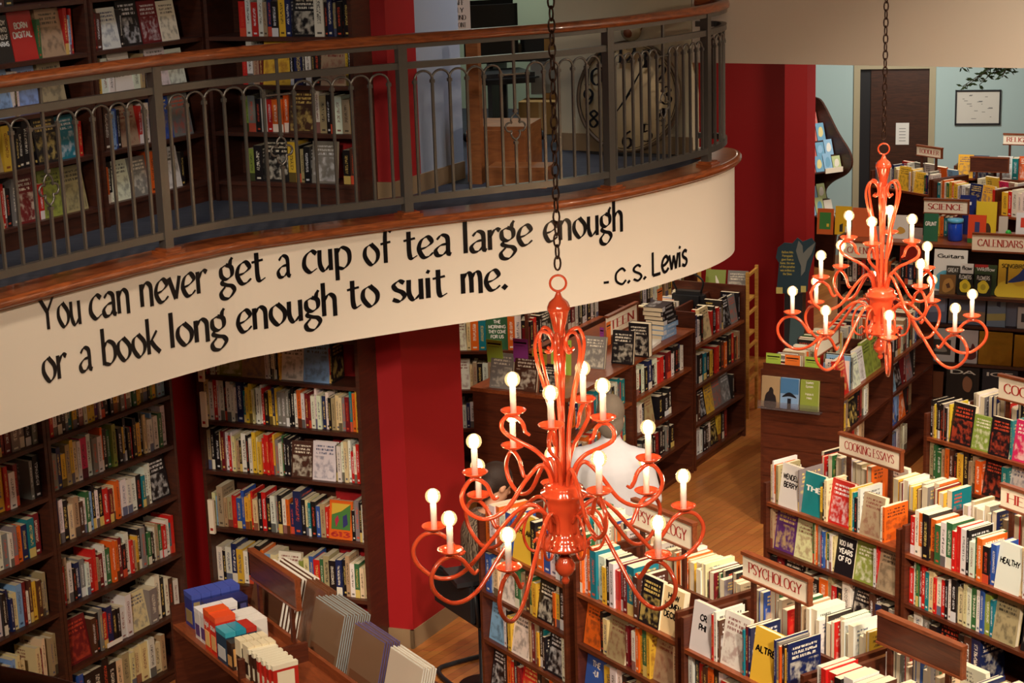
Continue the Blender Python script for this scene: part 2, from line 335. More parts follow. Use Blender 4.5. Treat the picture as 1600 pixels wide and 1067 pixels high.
def pen(text, style='sans'):
    wn, tm, ph = {'quote': (.235, .05, radians(28)), 'serif': (.17, .04, 0), 'sans': (.15, .15, 0), 'bold': (.24, .24, 0)}[style]
    mixed = any(c.islower() for c in text); vs = []; fs = []; x = 0
    if style == 'sans' and mixed: wn = tm = .21
    for ch in text:
        if ch in ' _': x += .42 if mixed else .4; continue
        if ch in G: adv, st = G[ch]; k = 1
        else:
            adv, st = GC.get(ch.upper(), GC['-']); k = 1.5 if mixed else 1
            if ch == '.' : k = 1.25 if mixed else 1
        for s_ in st:
            pts = [Vector((p[0]*k, p[1]*k, 0)) for p in s_]
            seg = smooth(pts, 6) if len(pts) > 2 else pts
            if ch == '.': seg = [pts[0]-Vector((.03, .03, 0)), pts[1]+Vector((.05, .05, 0))]
            n = len(seg); b = len(vs)
            for i, p in enumerate(seg):
                t = seg[min(i+1, n-1)]-seg[max(i-1, 0)]
                if t.length < 1e-6: t = Vector((1, 0, 0))
                t.normalize(); th = atan2(t.y, t.x)
                h = .5*(tm+(wn-tm)*abs(sin(th-ph)))
                if ch == '.': h = .5*max(wn, .17)
                nn = Vector((-t.y, t.x, 0))*h
                vs.append((x+p.x+nn.x, p.y+nn.y)); vs.append((x+p.x-nn.x, p.y-nn.y))
            for i in range(n-1): fs.append((b+2*i, b+2*i+1, b+2*i+3, b+2*i+2))
            if style == 'serif' and len(s_) == 2 and abs(s_[0][0]-s_[1][0]) < .25:
                for p in pts:
                    b = len(vs); y0 = p.y-.02 if p.y < .5 else p.y-.02
                    vs += [(x+p.x-.15, y0), (x+p.x+.15, y0), (x+p.x+.15, y0+.04), (x+p.x-.15, y0+.04)]; fs.append((b, b+1, b+2, b+3))
        x += adv*k
    return vs, fs, x
def lettering(name, lines, W, H, M, m, parent=None, style='sans', align='c', fit=True, label=None):
    "flat lettering in the x-z plane of M (x right, z up), centred on its origin, fitted into W x H"
    mb = MB(); n = len(lines); rowh = H/n
    for i, t in enumerate(lines):
        if not t.strip(): continue
        vs, fs, w_ = pen(t, style); lowc = any(c.islower() for c in t)
        k = rowh*(.62/(1.6 if lowc else 1))
        kx = min(k, W/w_) if fit else W/w_
        if n == 1 and fit: kx = W/w_; k = min(k, kx*1.9)
        z0 = H/2-rowh*(i+.5)-k*(.65 if lowc else .5)
        mb.add([(x*kx-w_*kx/2, 0, y*k+z0) for x, y in vs], fs)
    o = mb.build(name, m, parent, M)
    if label: o['label'] = label
    return o

# ================================================================ STRUCTURE
ZF, ZT, ZB, ZW = 2.66, 2.71, 2.12, 3.23          # mezzanine floor, nosing, fascia bottom, underside of the big white wall
ed = [(-3.6, 5.4), (-2.95, 6.6), (-2.19, 7.82), (-1.75, 8.47), (-1.5, 8.79), (-1.24, 9.04), (-.62, 9.41), (0, 9.73), (.36, 9.92), (.72, 10.24), (1.12, 10.73), (1.32, 11.1), (1.385, 11.4), (1.34, 11.56), (1.2, 11.63)]
EDGE = [Vector((p.x, p.y)) for p in smooth([(x, y, 0) for x, y in ed], 12)]
EL = [0.]
for a, b in zip(EDGE, EDGE[1:]): EL.append(EL[-1]+(b-a).length)
def epoint(s, off=0.):
    s = max(0, min(EL[-1]-1e-6, s))
    i = next(k for k in range(len(EL)-1) if EL[k+1] >= s)
    a, b = EDGE[i], EDGE[i+1]; t = (s-EL[i])/(EL[i+1]-EL[i]); p = a.lerp(b, t); d = (b-a).normalized()
    a2 = EDGE[max(i-1, 0)]; b2 = EDGE[min(i+2, len(EDGE)-1)]; d = (b2-a2).normalized()
    n = Vector((d.y, -d.x))                                # outward, towards the atrium
    q = p+n*off; return q, d, n
def s_at_px(x, y):                                         # where a sight line meets the curved fascia
    best = None; d = ray(x, y); q = d.x/d.y
    for i in range(len(EDGE)-4):
        f0 = EDGE[i].x-q*EDGE[i].y; f1 = EDGE[i+1].x-q*EDGE[i+1].y
        if f0 <= 0 <= f1:
            t = f0/(f0-f1); s = EL[i]+t*(EL[i+1]-EL[i]); p = EDGE[i].lerp(EDGE[i+1], t); return s, CH+d.z*p.y/d.y
def ribbon(off0, z0, off1, z1, s0=0, s1=None, n=170, mb=None):
    mb = mb or MB(); s1 = s1 or EL[-1]; vs = []; fs = []
    for i in range(n+1):
        s = s0+(s1-s0)*i/n
        for o, z in ((off0, z0), (off1, z0), (off1, z1), (off0, z1)):
            p, _, _ = epoint(s, o); vs.append((p.x, p.y, z))
    for i in range(n):
        for k in range(4): k2 = (k+1) % 4; fs.append((i*4+k, i*4+k2, i*4+4+k2, i*4+4+k))
    fs += [(0, 1, 2, 3), (n*4, n*4+3, n*4+2, n*4+1)]
    return mb.add(vs, fs)
mb = MB(); mb.box(-9, 14, -2, 26, -.1, 0); struct('floor', mb, M_FLOOR)
mb = MB(); mb.box(-9, 14, -2, 26, 6.2, 6.3); struct('ceiling', mb, M_CEIL)
f = ribbon(-.06, ZB, 0, ZT-.05); fas = tag(f.build('balcony_fascia', M_FASC), kind='structure')
f = ribbon(-.16, ZT-.05, .025, ZT); nos = struct('trim_1', f, M_RAILW, 0)
mbn = MB()
pts = []
for i in range(161):
    p, _, _ = epoint(EL[-1]*i/160, .022); pts.append((p.x, p.y, ZT-.022))
mbn.tube(pts, .024, 8); struct('trim_2', mbn, M_RAILW)
WD = Vector((.893, -.45)); WO = Vector((.33, 12.07))       # the big white wall runs this way
poly = [tuple(epoint(EL[-1]*i/60, -.05)[0]) for i in range(61)]+[(1.2, 11.63), (.33, 12.07), (.7, 13.2), (1.2, 17), (-6, 17), (-6, 5.4)]
mb = MB(); mb.prism(poly, ZB+.02, ZF); fl = struct('mezzanine_slab', mb, [M_CARPET, M_CEIL])
for p in fl.data.polygons:
    if p.normal.z < .5: p.material_index = 1
# white wall over the shop floor and the beige wall of the mezzanine: one plane
mb = MB()
def wallpanel(mb, o, d, t0, t1, z0, z1, th=.12):
    d = Vector(d).normalized(); n = Vector((-d.y, d.x)); o = Vector(o)
    a = o+d*t0; b = o+d*t1; c = b+n*th; e = a+n*th
    mb.prism([tuple(a), tuple(b), tuple(c), tuple(e)], z0, z1); return mb
wallpanel(mb, WO, WD, .93, 12, ZW, 6.2, .25); struct('wall_upper_right', mb, M_FASC)
mb = MB(); wallpanel(mb, WO, WD, 0, .925, ZF, 6.2, .12); struct('wall_mezzanine_right', mb, M_BEIGE)
mb = MB(); wallpanel(mb, WO, WD, 0, .93, ZF, ZF+.11, -.012); struct('baseboard_mezzanine', mb, M_BASE)
mb = MB(); mb.prism([(1.25, 11.68), (13, 5.8), (14, 26), (1.5, 26), (1.5, 17), (2.38, 16.9), (.95, 13.3)], ZW, ZW+.1); struct('ceiling_shop', mb, M_CEIL)
# walls behind the corner bookcases, both levels
C1o, C1d = Vector((-2.385, 9.24)), Vector((.505, .863)).normalized()
C2o, C2d = Vector((-1.835, 10.565)), Vector((.925, -.38)).normalized()
n1 = Vector((-C1d.y, C1d.x)); n2 = Vector((-C2d.y, C2d.x))
mb = MB(); wallpanel(mb, C1o+n1*.30, C1d, -4.5, 1.75, 0, 6.2, .12); struct('wall_left', mb, M_RED)
mb = MB(); wallpanel(mb, C2o+n2*.305, C2d, -.45, 1.10, 0, 6.2, .12); struct('wall_corner', mb, M_RED)
# red column: corner towards the camera
KO = Vector((-.63, 10.32)); Ku = Vector((.47, .883)).normalized(); Kv = Vector((-.94, .34)).normalized()
def quadbox(mb, o, a, la, b, lb, z0, z1):
    a = Vector(a).normalized()*la; b = Vector(b).normalized()*lb; o = Vector(o)
    return mb.prism([tuple(o), tuple(o+a), tuple(o+a+b), tuple(o+b)], z0, z1)
mb = quadbox(MB(), KO, Ku, .68, Kv, .45, 0, ZB+.02); struct('column_lower', mb, M_RED)
mb = quadbox(MB(), KO, Ku, .31, Kv, .45, ZF, 6.2); struct('column_upper', mb, M_RED)
mb = quadbox(MB(), KO+Ku*.31, Ku, .5, Kv, .45, ZF, 6.2); struct('wall_grey', mb, M_GREYW)
mb = MB(); quadbox(mb, KO-Ku*.014+Kv*-.006, Ku, .70, Kv, .02, 0, .115); quadbox(mb, KO-Ku*.014-Kv*.006, Kv, .18, Ku, .014, 0, .115); struct('baseboard_column', mb, M_BASE)
mb = MB(); quadbox(mb, KO-Ku*.012, Kv, .2, Ku, .012, ZF, ZF+.1); quadbox(mb, KO-Kv*.012, Ku, .8, Kv, .012, ZF, ZF+.1); struct('baseboard_column_upper', mb, M_BASE)
# back of the shop
mb = MB(); wallpanel(mb, (-1.5, 18.0), (.893, -.45), -2, 2.9, 0, 2.2, .2); struct('wall_back', mb, M_RED)
RW = at(1225, 87, 2.8)
mb = MB(); quadbox(mb, (2.41, 16.25), (.893, -.45), .20, (.45, .893), .24, 0, ZW); struct('column_red', mb, M_RED)
mb = MB(); quadbox(mb, (2.60, 16.66), (-.893, .45), 1.6, (.45, .893), .15, 0, ZW); struct('wall_red', mb, M_RED)
KD = Vector((.98, -.19)).normalized(); KP = Vector((3.99, 21.3))
def kid(px, y=KP.y):                                       # point on the far blue wall by its offset along it
    return KP+KD*px
DW = .80
mb = MB(); wallpanel(mb, KP, KD, -3, -.04, 0, ZW, .15); wallpanel(mb, KP, KD, DW+.04, 2.02, 0, ZW, .15); wallpanel(mb, KP, KD, -.04, DW+.04, 2.2, ZW, .15); struct('wall_far', mb, M_BLUEW)
mb = MB(); wallpanel(mb, KP+KD*2.02, (.85, .5), 0, 5, 0, ZW, .15); struct('wall_far_right', mb, M_BLUEW)
M_DFRAME = mat('door_frame_paint', (176, 164, 134), .5); M_DOOR = wood('door_wood', (54, 28, 16), (78, 42, 24), (1, 1, 8), .4)
def wbox(mb, t0, t1, o0, o1, z0, z1, base=KP, d=KD, mi=0):
    n = Vector((-d.y, d.x)); P = lambda t, o: tuple(base+d*t+n*o)
    mb.prism([P(t0, o0), P(t1, o0), P(t1, o1), P(t0, o1)], z0, z1, mi); return mb
mb = MB(); wbox(mb, -.05, .02, -.03, .1, 0, 2.21); wbox(mb, DW-.02, DW+.05, -.03, .1, 0, 2.21); wbox(mb, .02, DW-.02, -.03, .1, 2.13, 2.21)
dr = struct('door_1', mb, M_DFRAME)
tg = wbox(MB(), .14, DW-.02, .03, .07, 0, 2.13).build('door_leaf', M_DOOR, dr)
wbox(MB(), .02, .14, .06, .09, 0, 2.13).build('door_side_panel', M_DARK, dr)
# black framed window at the far right
M_GLASS = mat('dim_glass', (120, 134, 142), .15)
mb = MB(); B2 = KP+KD*2.02; d2 = Vector((.85, .5)).normalized()
for a, b, z0, z1 in ((.12, .16, .9, 2.6), (.9, .94, .9, 2.6), (.12, .94, .9, .94), (.12, .94, 1.9, 1.95), (.12, .94, 2.56, 2.6)): wbox(mb, a, b, -.03, .02, z0, z1, B2, d2)
wn = struct('window_1', mb, M_DARK)
wbox(MB(), .16, .9, -.005, .005, .94, 2.56, B2, d2).build('pane', M_GLASS, wn)
# office wall behind the mezzanine
mb = MB(); wallpanel(mb, (-.9, 14.6), (.95, -.3), -2, 2.3, ZF, 6.2, .12); struct('wall_office', mb, M_GREENW)
mb = MB(); wallpanel(mb, (-6, 17), (1, 0), 0, 7.6, 0, 6.2, .12); struct('wall_rear', mb, M_RED)

# ---------------------------------------------------------------- quotation on the fascia
def fascia_words(name, words, xh, style, label):
    mb = MB()
    for t, (x0, y0), (x1, y1) in words:
        s0, z0 = s_at_px(x0, y0); s1, z1 = s_at_px(x1, y1); vs, fs, w_ = pen(t, style)
        xm = max(v[0] for v in vs); xn = min(v[0] for v in vs); V = []
        for x, y in vs:
            k = (x-xn)/(xm-xn); p, d, n = epoint(s0+(s1-s0)*k, .003); V.append((p.x, p.y, z0+(z1-z0)*k+y*xh))
        mb.add(V, fs)
    o = mb.build(name, M_BLACK, fas); o['label'] = label; return o
L1 = [('You', (60, 517), (127, 505)), ('can', (139, 500), (203, 486)), ('never', (219, 480), (326, 455)), ('get', (341, 450), (415, 438)),
      ('a', (432, 434), (455, 431)), ('cup', (472, 427), (550, 417)), ('of', (567, 415), (615, 409)), ('tea', (631, 406), (706, 397)),
      ('large', (724, 396), (833, 381)), ('enough', (848, 378), (973, 359))]
L2 = [('or', (66, 598), (107, 588)), ('a', (123, 582), (145, 576)), ('book', (160, 571), (252, 549)), ('long', (266, 544), (356, 524)),
      ('enough', (369, 521), (527, 490)), ('to', (543, 483), (594, 476)), ('suit', (612, 472), (699, 462)), ('me.', (720, 459), (794, 450))]
fascia_words('quotation_lettering', L1, .106, 'quote', 'first line of black lettering, You can never get a cup of tea large enough')
fascia_words('quotation_lettering', L2, .106, 'quote', 'second line of black lettering, or a book long enough to suit me')
fascia_words('attribution_lettering', [('-', (943, 452), (951, 451)), ('C.', (960, 446), (985, 441)), ('S.', (988, 440), (1010, 435)), ('Lewis', (1018, 431), (1074, 413))], .088, 'sans', 'third line of black plain lettering, C.S. Lewis')

# ---------------------------------------------------------------- railing
RAILR = empty('balcony_railing', Matrix.Translation((-.48, 9.54, ZT)), 'curved pewter metal railing with arched pickets and cherry handrail on the balcony edge', 'railing')
RI = RAILR.matrix_world.inverted()
OFF = -.06
def rline(z, s0=0, s1=None, off=OFF, n=150):
    s1 = s1 or EL[-1]; out = []
    for i in range(n+1):
        p, _, _ = epoint(s0+(s1-s0)*i/n, off); out.append((p.x, p.y, z))
    return out
def rpart(name, mb, m, par=RAILR):
    o = mb.build(name, m, par); o.matrix_local = RI if par is RAILR else Matrix(); return o
ZHR = 3.60
hr = MB(); vs = []; fs = []
prof = [(-.03, -.018), (-.034, 0), (-.028, .02), (-.012, .03), (.012, .03), (.028, .02), (.034, 0), (.03, -.018)]
n = 170
for i in range(n+1):
    for o_, z_ in prof: p, _, _ = epoint(EL[-1]*i/n, OFF+o_); vs.append((p.x, p.y, ZHR+z_))
for i in range(n):
    for k in range(8): k2 = (k+1) % 8; fs.append((i*8+k, i*8+k2, i*8+8+k2, i*8+8+k))
hr.add(vs, fs, 0, True); rpart('handrail', hr, M_RAILW)
rpart('top_rail', ribbon(OFF-.019, ZHR-.042, OFF+.019, ZHR-.018), M_IRON)
rpart('middle_rail', ribbon(OFF-.016, 3.455, OFF+.016, 3.488), M_IRON)
rpart('bottom_rail', ribbon(OFF-.017, 2.775, OFF+.017, 2.81), M_IRON)
ps = [s_at_px(262, 230)[0], s_at_px(639, 200)[0], s_at_px(964, 170)[0], s_at_px(1118, 150)[0]]
d0 = ps[1]-ps[0]; ps = [ps[0]-d0]+ps+[EL[-1]-.05]
FR = [.055, .132, .209, .286, .363, .44, .56, .637, .714, .791, .868, .945]
def vbar(mb, s, z0, z1, hw, off=OFF):
    p, d, nn = epoint(s, off); T = Matrix(((d.x, nn.x, 0, p.x), (d.y, nn.y, 0, p.y), (0, 0, 1, 0), (0, 0, 0, 1))); mb.box(-hw, hw, -hw, hw, z0, z1, 0, T); return T
for i, s in enumerate(ps[:-1]):
    mb = MB(); vbar(mb, s, ZT+.02, ZHR-.02, .024); po = rpart('newel_post', mb, M_IRON)
    mb = MB(); p, d, nn = epoint(s, OFF+.01); T = Matrix(((d.x, nn.x, 0, p.x), (d.y, nn.y, 0, p.y), (0, 0, 1, 0), (0, 0, 0, 1)))
    mb.box(-.06, .06, -.05, .05, ZT-.003, ZT+.014, 0, T); mb.box(-.045, .045, -.04, .04, ZT+.014, ZT+.024, 0, T); rpart('plinth_block', mb, M_RAILW)
def ap(s, z): p, _, _ = epoint(s, OFF); return (p.x, p.y, z)
for s0, s1 in zip(ps, ps[1:]):
    W = s1-s0; full = W > .9
    if not full:
        k = max(3, int(W/.1)); ss = [s0+W*(j+.5)/k for j in range(k)]; groups = [ss]
    else: ss = [s0+W*f for f in FR]; groups = [ss[:6], ss[6:]]
    for s in ss:
        mb = MB(); vbar(mb, s, 2.81, 3.40, .0065); vbar(mb, s, 3.375, 3.392, .0105); rpart('baluster', mb, M_IRON)
    for g in groups:
        mb = MB()
        for a, b in zip(g, g[1:]):
            c = (a+b)/2; r = (b-a)/2; mb.tube([ap(c-r*cos(pi*j/10), 3.392+(r*.95)*sin(pi*j/10)) for j in range(11)], .0065, 5)
        rpart('arch_band', mb, M_IRON)
    if full:
        c = s0+W*.5; mb = MB(); q = .028
        vbar(mb, c, 2.81, 3.455, .0065) if False else None
        vbar(mb, c, 2.81, 3.035, .0065); vbar(mb, c, 3.185, ZHR-.042, .0065); vbar(mb, c, 3.02, 3.035, .010); vbar(mb, c, 3.185, 3.2, .010)
        rpart('centre_baluster', mb, M_IRON)
        mb = MB(); z = 3.11
        for ctr, a0, a1 in (((-.033, 0), 60, 300), ((.033, 0), -120, 120)):
            mb.tube([ap(c+ctr[0]+.024*cos(radians(a0+(a1-a0)*j/10)), z+.024*sin(radians(a0+(a1-a0)*j/10))) for j in range(11)], .0055, 6)
        for sg in (1, -1):
            mb.tube([ap(c+x, z+sg*y) for x, y in ((-.021, .021), (-.026, .038), (-.018, .055), (-.004, .066), (0, .078), (.004, .066), (.018, .055), (.026, .038), (.021, .021))], .0055, 6)
        rpart('quatrefoil', mb, M_IRON)
        mb = MB(); mb.tube([ap(ss[5]+(ss[6]-ss[5])*j/6, 3.384) for j in range(7)], .006, 5); rpart('cross_bar', mb, M_IRON)

# ================================================================ BOOKS (collected first, built at the end)
PAL = {'w': ((226, 222, 214), 'white'), 'c': ((222, 204, 158), 'cream'), 'k': ((26, 22, 26), 'black'), 'g': ((128, 124, 122), 'grey'), 'n': ((28, 38, 84), 'navy'),
       'b': ((48, 84, 164), 'blue'), 'l': ((132, 168, 210), 'pale blue'), 't': ((20, 120, 132), 'teal'), 'r': ((196, 34, 30), 'red'), 'm': ((112, 24, 30), 'maroon'),
       'o': ((224, 100, 30), 'orange'), 'y': ((226, 180, 56), 'yellow'), 'G': ((52, 104, 62), 'green'), 'e': ((140, 156, 66), 'olive green'), 'p': ((206, 40, 92), 'pink'),
       'v': ((88, 44, 112), 'purple'), 's': ((170, 146, 112), 'tan'), 'd': ((78, 46, 34), 'brown')}
LIGHT = 'wcgltylesy'
BOOKS = []
def acc_for(t, rnd):
    if t in 'wclys': return rnd.choice([(30, 30, 36), (120, 30, 30), (40, 60, 110), (60, 50, 40)])
    if t in 'oep': return rnd.choice([(245, 240, 225), (30, 30, 30)])
    return rnd.choice([(240, 232, 214), (226, 196, 110), (232, 232, 236), (214, 80, 50)])
def run(F, x0, x1, z, toks, where, frm='left', hmax=.25, yf=.03, dep=(.13, .17), hr=(.72, .98), thick=(.016, .038), kind='shelf', seed=0, lean=.0):
    """a row of books: one letter per spine, '.' a gap, '[x' a book facing out"""
    rnd = random.Random(hash((round(x0, 2), z, len(toks), where[:4], seed)) if False else int(abs(x0*1000)+z*977+len(toks)*31+len(where)*7+seed))
    toks = toks.split(); its = []
    for t in toks:
        title = None
        if ':' in t: t, title = t.split(':', 1)
        face = t.startswith('['); t = t.strip('[')
        big = t.endswith('+'); t = t.rstrip('+')
        thin = t.endswith('-'); t = t.rstrip('-')
        wd = rnd.uniform(.14, .17) if face else (.03 if t == '.' else rnd.uniform(*thick)*(1.5 if big else .65 if thin else 1))
        its.append([t, wd, face, big, title])
    free = x1-x0; spines = sum(i[1] for i in its if not i[2]); faces = sum(i[1] for i in its if i[2])
    k = (free-faces)/max(spines, .001)
    if k < .55 and faces: k = .55
    k = min(k, 1.9)
    x = x0; runb = []
    for t, wd, face, big, title in its:
        w_ = wd if face else wd*k
        if x+w_ > x1+.01: break
        if t == '.': x += w_; continue
        h = hmax*rnd.uniform(*hr)*(1.12 if big else 1); h = min(h, hmax*1.06)
        if face: h = min(hmax, w_*1.5)
        d = rnd.uniform(*dep) if not face else rnd.uniform(.02, .035)
        yj = rnd.uniform(0, .018)
        ac = acc_for(t, rnd); sd = rnd.uniform(.1, 1)
        if title: sd = .01
        ln = rnd.uniform(-lean, lean) if rnd.random() < .3 else 0
        runb.append(dict(F=F, x=x+.0006, y=yf+yj, z=z, t=w_-.0012, d=d, h=h, tok=t, face=face, acc=ac, seed=sd, title=title, where=where, frm=frm, hard=rnd.random() < .35, lean=ln, jit=tuple(rnd.uniform(.88, 1.08) for _ in range(3))))
        x += w_
    for i, b in enumerate(runb):
        same = [c for c in runb if c['tok'] == b['tok'] and c['face'] == b['face']]
        b['n'] = len(same); b['i'] = same.index(b) if frm == 'left' else len(same)-1-same.index(b)
        b['grp'] = where
    BOOKS.extend(runb); return runb
def back(F, W, D):                                         # frame of the opposite side of an island case
    return F @ Matrix.Translation((W, D, 0)) @ Matrix.Rotation(pi, 4, 'Z')
RT = 'w w c k w r g c w b w y w k c w l w G c w o w k w d c w w n w t'.split()
def rtoks(n, seed, pool=RT): r = random.Random(seed); return ' '.join(r.choice(pool) for _ in range(n))
DARKP = 'k k d m g n k s r c k w t G k n g o'.split()

# ---------------------------------------------------------------- bookcases
def tall_case(F, W, zs, top, label, base=0, D=.29, m=M_DCASE, mi=None, name='bookcase', back_=True, kick=True):
    r = empty(name, F @ Matrix.Translation((W/2, D/2, base)), label, 'bookcase'); I = Matrix.Translation((-W/2, -D/2, -base))
    g = name+'s'
    for x in (0, W-.022): MB().box(x, x+.022, 0, D, base, top).build('side_panel', m, r, I)
    if back_: MB().box(.022, W-.022, D-.012, D, base+.02, top).build('back_panel', m, r, I)
    for z in zs:
        MB().box(.0222, W-.0222, .002, D-.0122, z-.022, z).build('shelf', mi or m, r, I)
    MB().box(-.01, W+.01, -.015, D, top, top+.03).build('top_panel', m, r, I)
    if kick: MB().box(.022, W-.022, .02, .035, base, max(base+.01, zs[-1]-.022)).build('toe_kick', m, r, I)
    return r
# corner case, long wall (shop floor)
F1 = frame(C1o, C1d); ZC1 = [1.935, 1.652, 1.365, 1.07, .73, .385, .08]
tall_case(F1, .985, ZC1, 2.08, 'tall dark bookcase on the left wall under the quotation, right against the red corner strip')
F0 = frame(C1o-C1d*1.005, C1d)
tall_case(F0, 1.0, ZC1, 2.08, 'tall dark bookcase cut by the left edge of the photo under the balcony')
W1 = 'corner-left bookcase'
C1R = ['g k w r k w b k w n c k r w k g k w y', 'l r w k k w t y k w w y y v w k k k y c g r w w G y y c c k e y l l', 'w g n y s y c w p+ w g+ w o k G e k k y k k r k y k c w w l w G w',
       'l n+ w k c s d w G l k w k r m c o w w w w k t w w [k', 'l r s+ w k n g w r r s m w G o o m k w r s y k g k G k w s G r w t r', 'w [m d k g r n k k w w [c g+ w+ k w d w', 'g s b k k+ k+ k c s c c c w c s']
TX1 = ['top shelf', 'top visible shelf', 'second visible shelf', 'third visible shelf', 'fourth visible shelf', 'fifth visible shelf', 'lowest shelf']
for z, t, q in zip(ZC1, C1R, TX1): run(F1, .024, .955, z, t, q+' of the corner-left bookcase', hmax=.245, lean=.0)
C0R = ['g k w r k w b k w n c k r w k', 'm k g c k m m g g k g', 'w k b G y r w m . . g k', 'g k w c w g w g o n t m .', 'c r w k n n c l m w d y d s s .', 's k w l l c c . . c m c . s s', 'k g s c k k m']
for z, t, q in zip(ZC1, C0R, TX1): run(F0, .50, .975, z, t, q+' of the bookcase at the left edge', 'right', hmax=.24)
MB().box(.30, .42, -.004, -.001, .405, .43).build('shelf_label', M_WHITE, None, F1); lb = bpy.data.objects['shelf_label']; tag(lb, 'narrow white label strip on the shelf edge of the corner-left bookcase', 'label')
# corner case, short wall
F2 = frame(C2o, C2d); ZC2 = [1.90, 1.633, 1.36, 1.056, .705, .36, .08]
tall_case(F2, 1.055, ZC2, 2.08, 'tall dark bookcase between the red corner strip and the red column', D=.285)
C2R = ['w k w r k w b k w n c k r w k', 'w k r . w w m c [e [s w w k w+ k . y [w [l r k . [k', 'c+ w r w w k w w w n+ t y y c k w w r k y n y g g g k k w o w m m w w w n w k s c c g m t o y', 's k k+ c m w r w c s k w+ k w y c y r r r r y g w G k k [d [w k w w c w r w r r',
       'c l s+ s s r b b y y r c k r k w g k w o n n+ k c t k b s r [o:613 k g k w', 'w k w n y w k k k o l c [w e c b r G s k n k s w G c c', 'k k g w k k m k k s k g w k k']
for z, t, q in zip(ZC2, C2R, ['hidden shelf', 'top visible shelf', 'second visible shelf', 'third visible shelf', 'fourth visible shelf', 'fifth visible shelf', 'lowest shelf']):
    run(F2, .024, 1.03, z, t, q+' of the bookcase beside the red column', hmax=.255 if z != .705 else .25)
for i, z in enumerate((1.633, 1.36, .705)):
    mb = MB().box(0, .034, 0, .02, -.02, .17+.02); o = mb.build('shelf_marker', M_CREAM, None, F2 @ Matrix.Translation((.030, -.022, z-.012)))
    tag(o, 'cream upright marker at the left end of the %s visible shelf beside the red column' % ('top', 'second', 'fourth')[i], 'marker', 'shelf markers')
    MB().box(.008, .026, -.0015, 0, 0, .016).build('marker_symbol', M_REDINK, o)
# mezzanine cases above them
UZ = [z-.0 for z in (4.10, 3.84, 3.572, 3.31, 3.05, 2.775)]
FU0 = frame(C1o-C1d*.41, C1d); FU1 = frame(C1o+C1d*.58, C1d); FU2 = frame(C2o+C2d*.22, C2d)
tall_case(FU0, .97, UZ, 4.35, 'dark mezzanine bookcase at the left edge behind the railing', ZF, mi=M_DCASE)
tall_case(FU1, .90, UZ, 4.35, 'dark mezzanine bookcase between the first railing post and the corner', ZF)
tall_case(FU2, .90, UZ, 4.35, 'dark mezzanine bookcase facing the camera beside the red wall', ZF)
U0 = ['k g w k s', 'k d g k w d k', 'k [k:A_BLOODY/JOURNEY_INTO/THE_WORLD_OF/FIREARMS [r:BORN/DIGITAL G [s r w l r', '[y:REET/IGHT [l w k w [l k [s [o', 'l [s y w k k k . [k [t r', 'w [s r w k g [m r [e [s', 'k d k m k s']
U1 = ['k g w k s', 'k g k w', 'g m d [w k [k [m [w . . . .', 'y y w w [w:WE/BELIEVE w s . [w [w . .', 'k d l b k [s r w . [b [g . .', 'o k [w [g o . [w k . .']
U2 = ['r k n w k d k', 'k r k n w k', 'r w r w s n k y n [k w+ k n s k k', 'r w+ s m [y k n+ k w k k [s y k', 'e g k w r o o o [d w+ s k k w s y', 'e k [k y k s k [g . k d']
for k, (FF, UU, nm, W_) in enumerate(((FU0, U0, 'the left mezzanine bookcase', .90), (FU1, U1, 'the second mezzanine bookcase', .87), (FU2, U2, 'the mezzanine bookcase facing us', .87))):
    for i, (z, t) in enumerate(zip(UZ, UU)):
        run(FF, (.30 if i == 2 else .12, .03, .2)[k], W_, z, t, ['highest', 'top', 'second', 'third', 'fourth', 'lowest'][i]+' shelf of '+nm, hmax=.24, frm='right' if k == 0 else 'left')

# ---------------------------------------------------------------- double sided island cases
def island(F, W, zs, htop, label, D=.62, m=M_CASE, name='display_bookcase', slat_left=False, top=False, center=True, hc=1.04, toph=None):
    r = empty(name, F @ Matrix.Translation((W/2, D/2, 0)), label, 'bookcase'); I = Matrix.Translation((-W/2, -D/2, 0))
    for x in (0, W-.022):
        o = MB().box(x, x+.022, 0, D, 0, htop).build('side_panel', m, r, I)
        if x == 0 and slat_left:
            for k in range(int(htop/.1)):
                MB().box(-.006, 0, .02, D-.02, .06+k*.1, .06+k*.1+.088).build('slat', m, o)
    MB().box(.0221, W-.0221, D/2-.01, D/2+.01, .06, hc if center else zs[0]-.021).build('divider', m, r, I)
    for z in zs:
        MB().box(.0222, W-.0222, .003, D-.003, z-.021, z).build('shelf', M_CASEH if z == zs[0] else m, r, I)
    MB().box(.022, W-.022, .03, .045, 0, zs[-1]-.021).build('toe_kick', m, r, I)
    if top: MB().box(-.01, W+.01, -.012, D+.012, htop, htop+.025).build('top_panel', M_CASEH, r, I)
    return r
def island_books(F, W, D, zs, rows, backtop, where, seed=0, hmax=.252, backrows=True, frm='left'):
    n = ['top', 'second', 'third', 'fourth']
    for i, (z, t) in enumerate(zip(zs, rows)):
        run(F, .026, W-.026, z, t, n[i]+' row of '+where, frm, hmax=hmax, seed=seed, dep=(.14, .19), yf=.02+.0*i, lean=0)
    if backtop:
        lead = [t for t in backtop.split() if t.startswith('[')]
        backtop = ' '.join(rtoks(25, seed*7+3, 'w k r c n G w s t k w g y o w b c m w k'.split()).split()[:12]+lead+rtoks(25, seed*5+1, 'w k c r n w G s w k b w g o'.split()).split()[:13])
        run(back(F, W, D), .026, W-.026, zs[0], backtop, 'back row on top of '+where, 'right', hmax=hmax*.95, thick=(.02, .04), dep=(.14, .19), yf=.04, seed=seed+5)
PD = Vector((.55, -.835)).normalized(); IZ = [.95, .68, .41, .14]
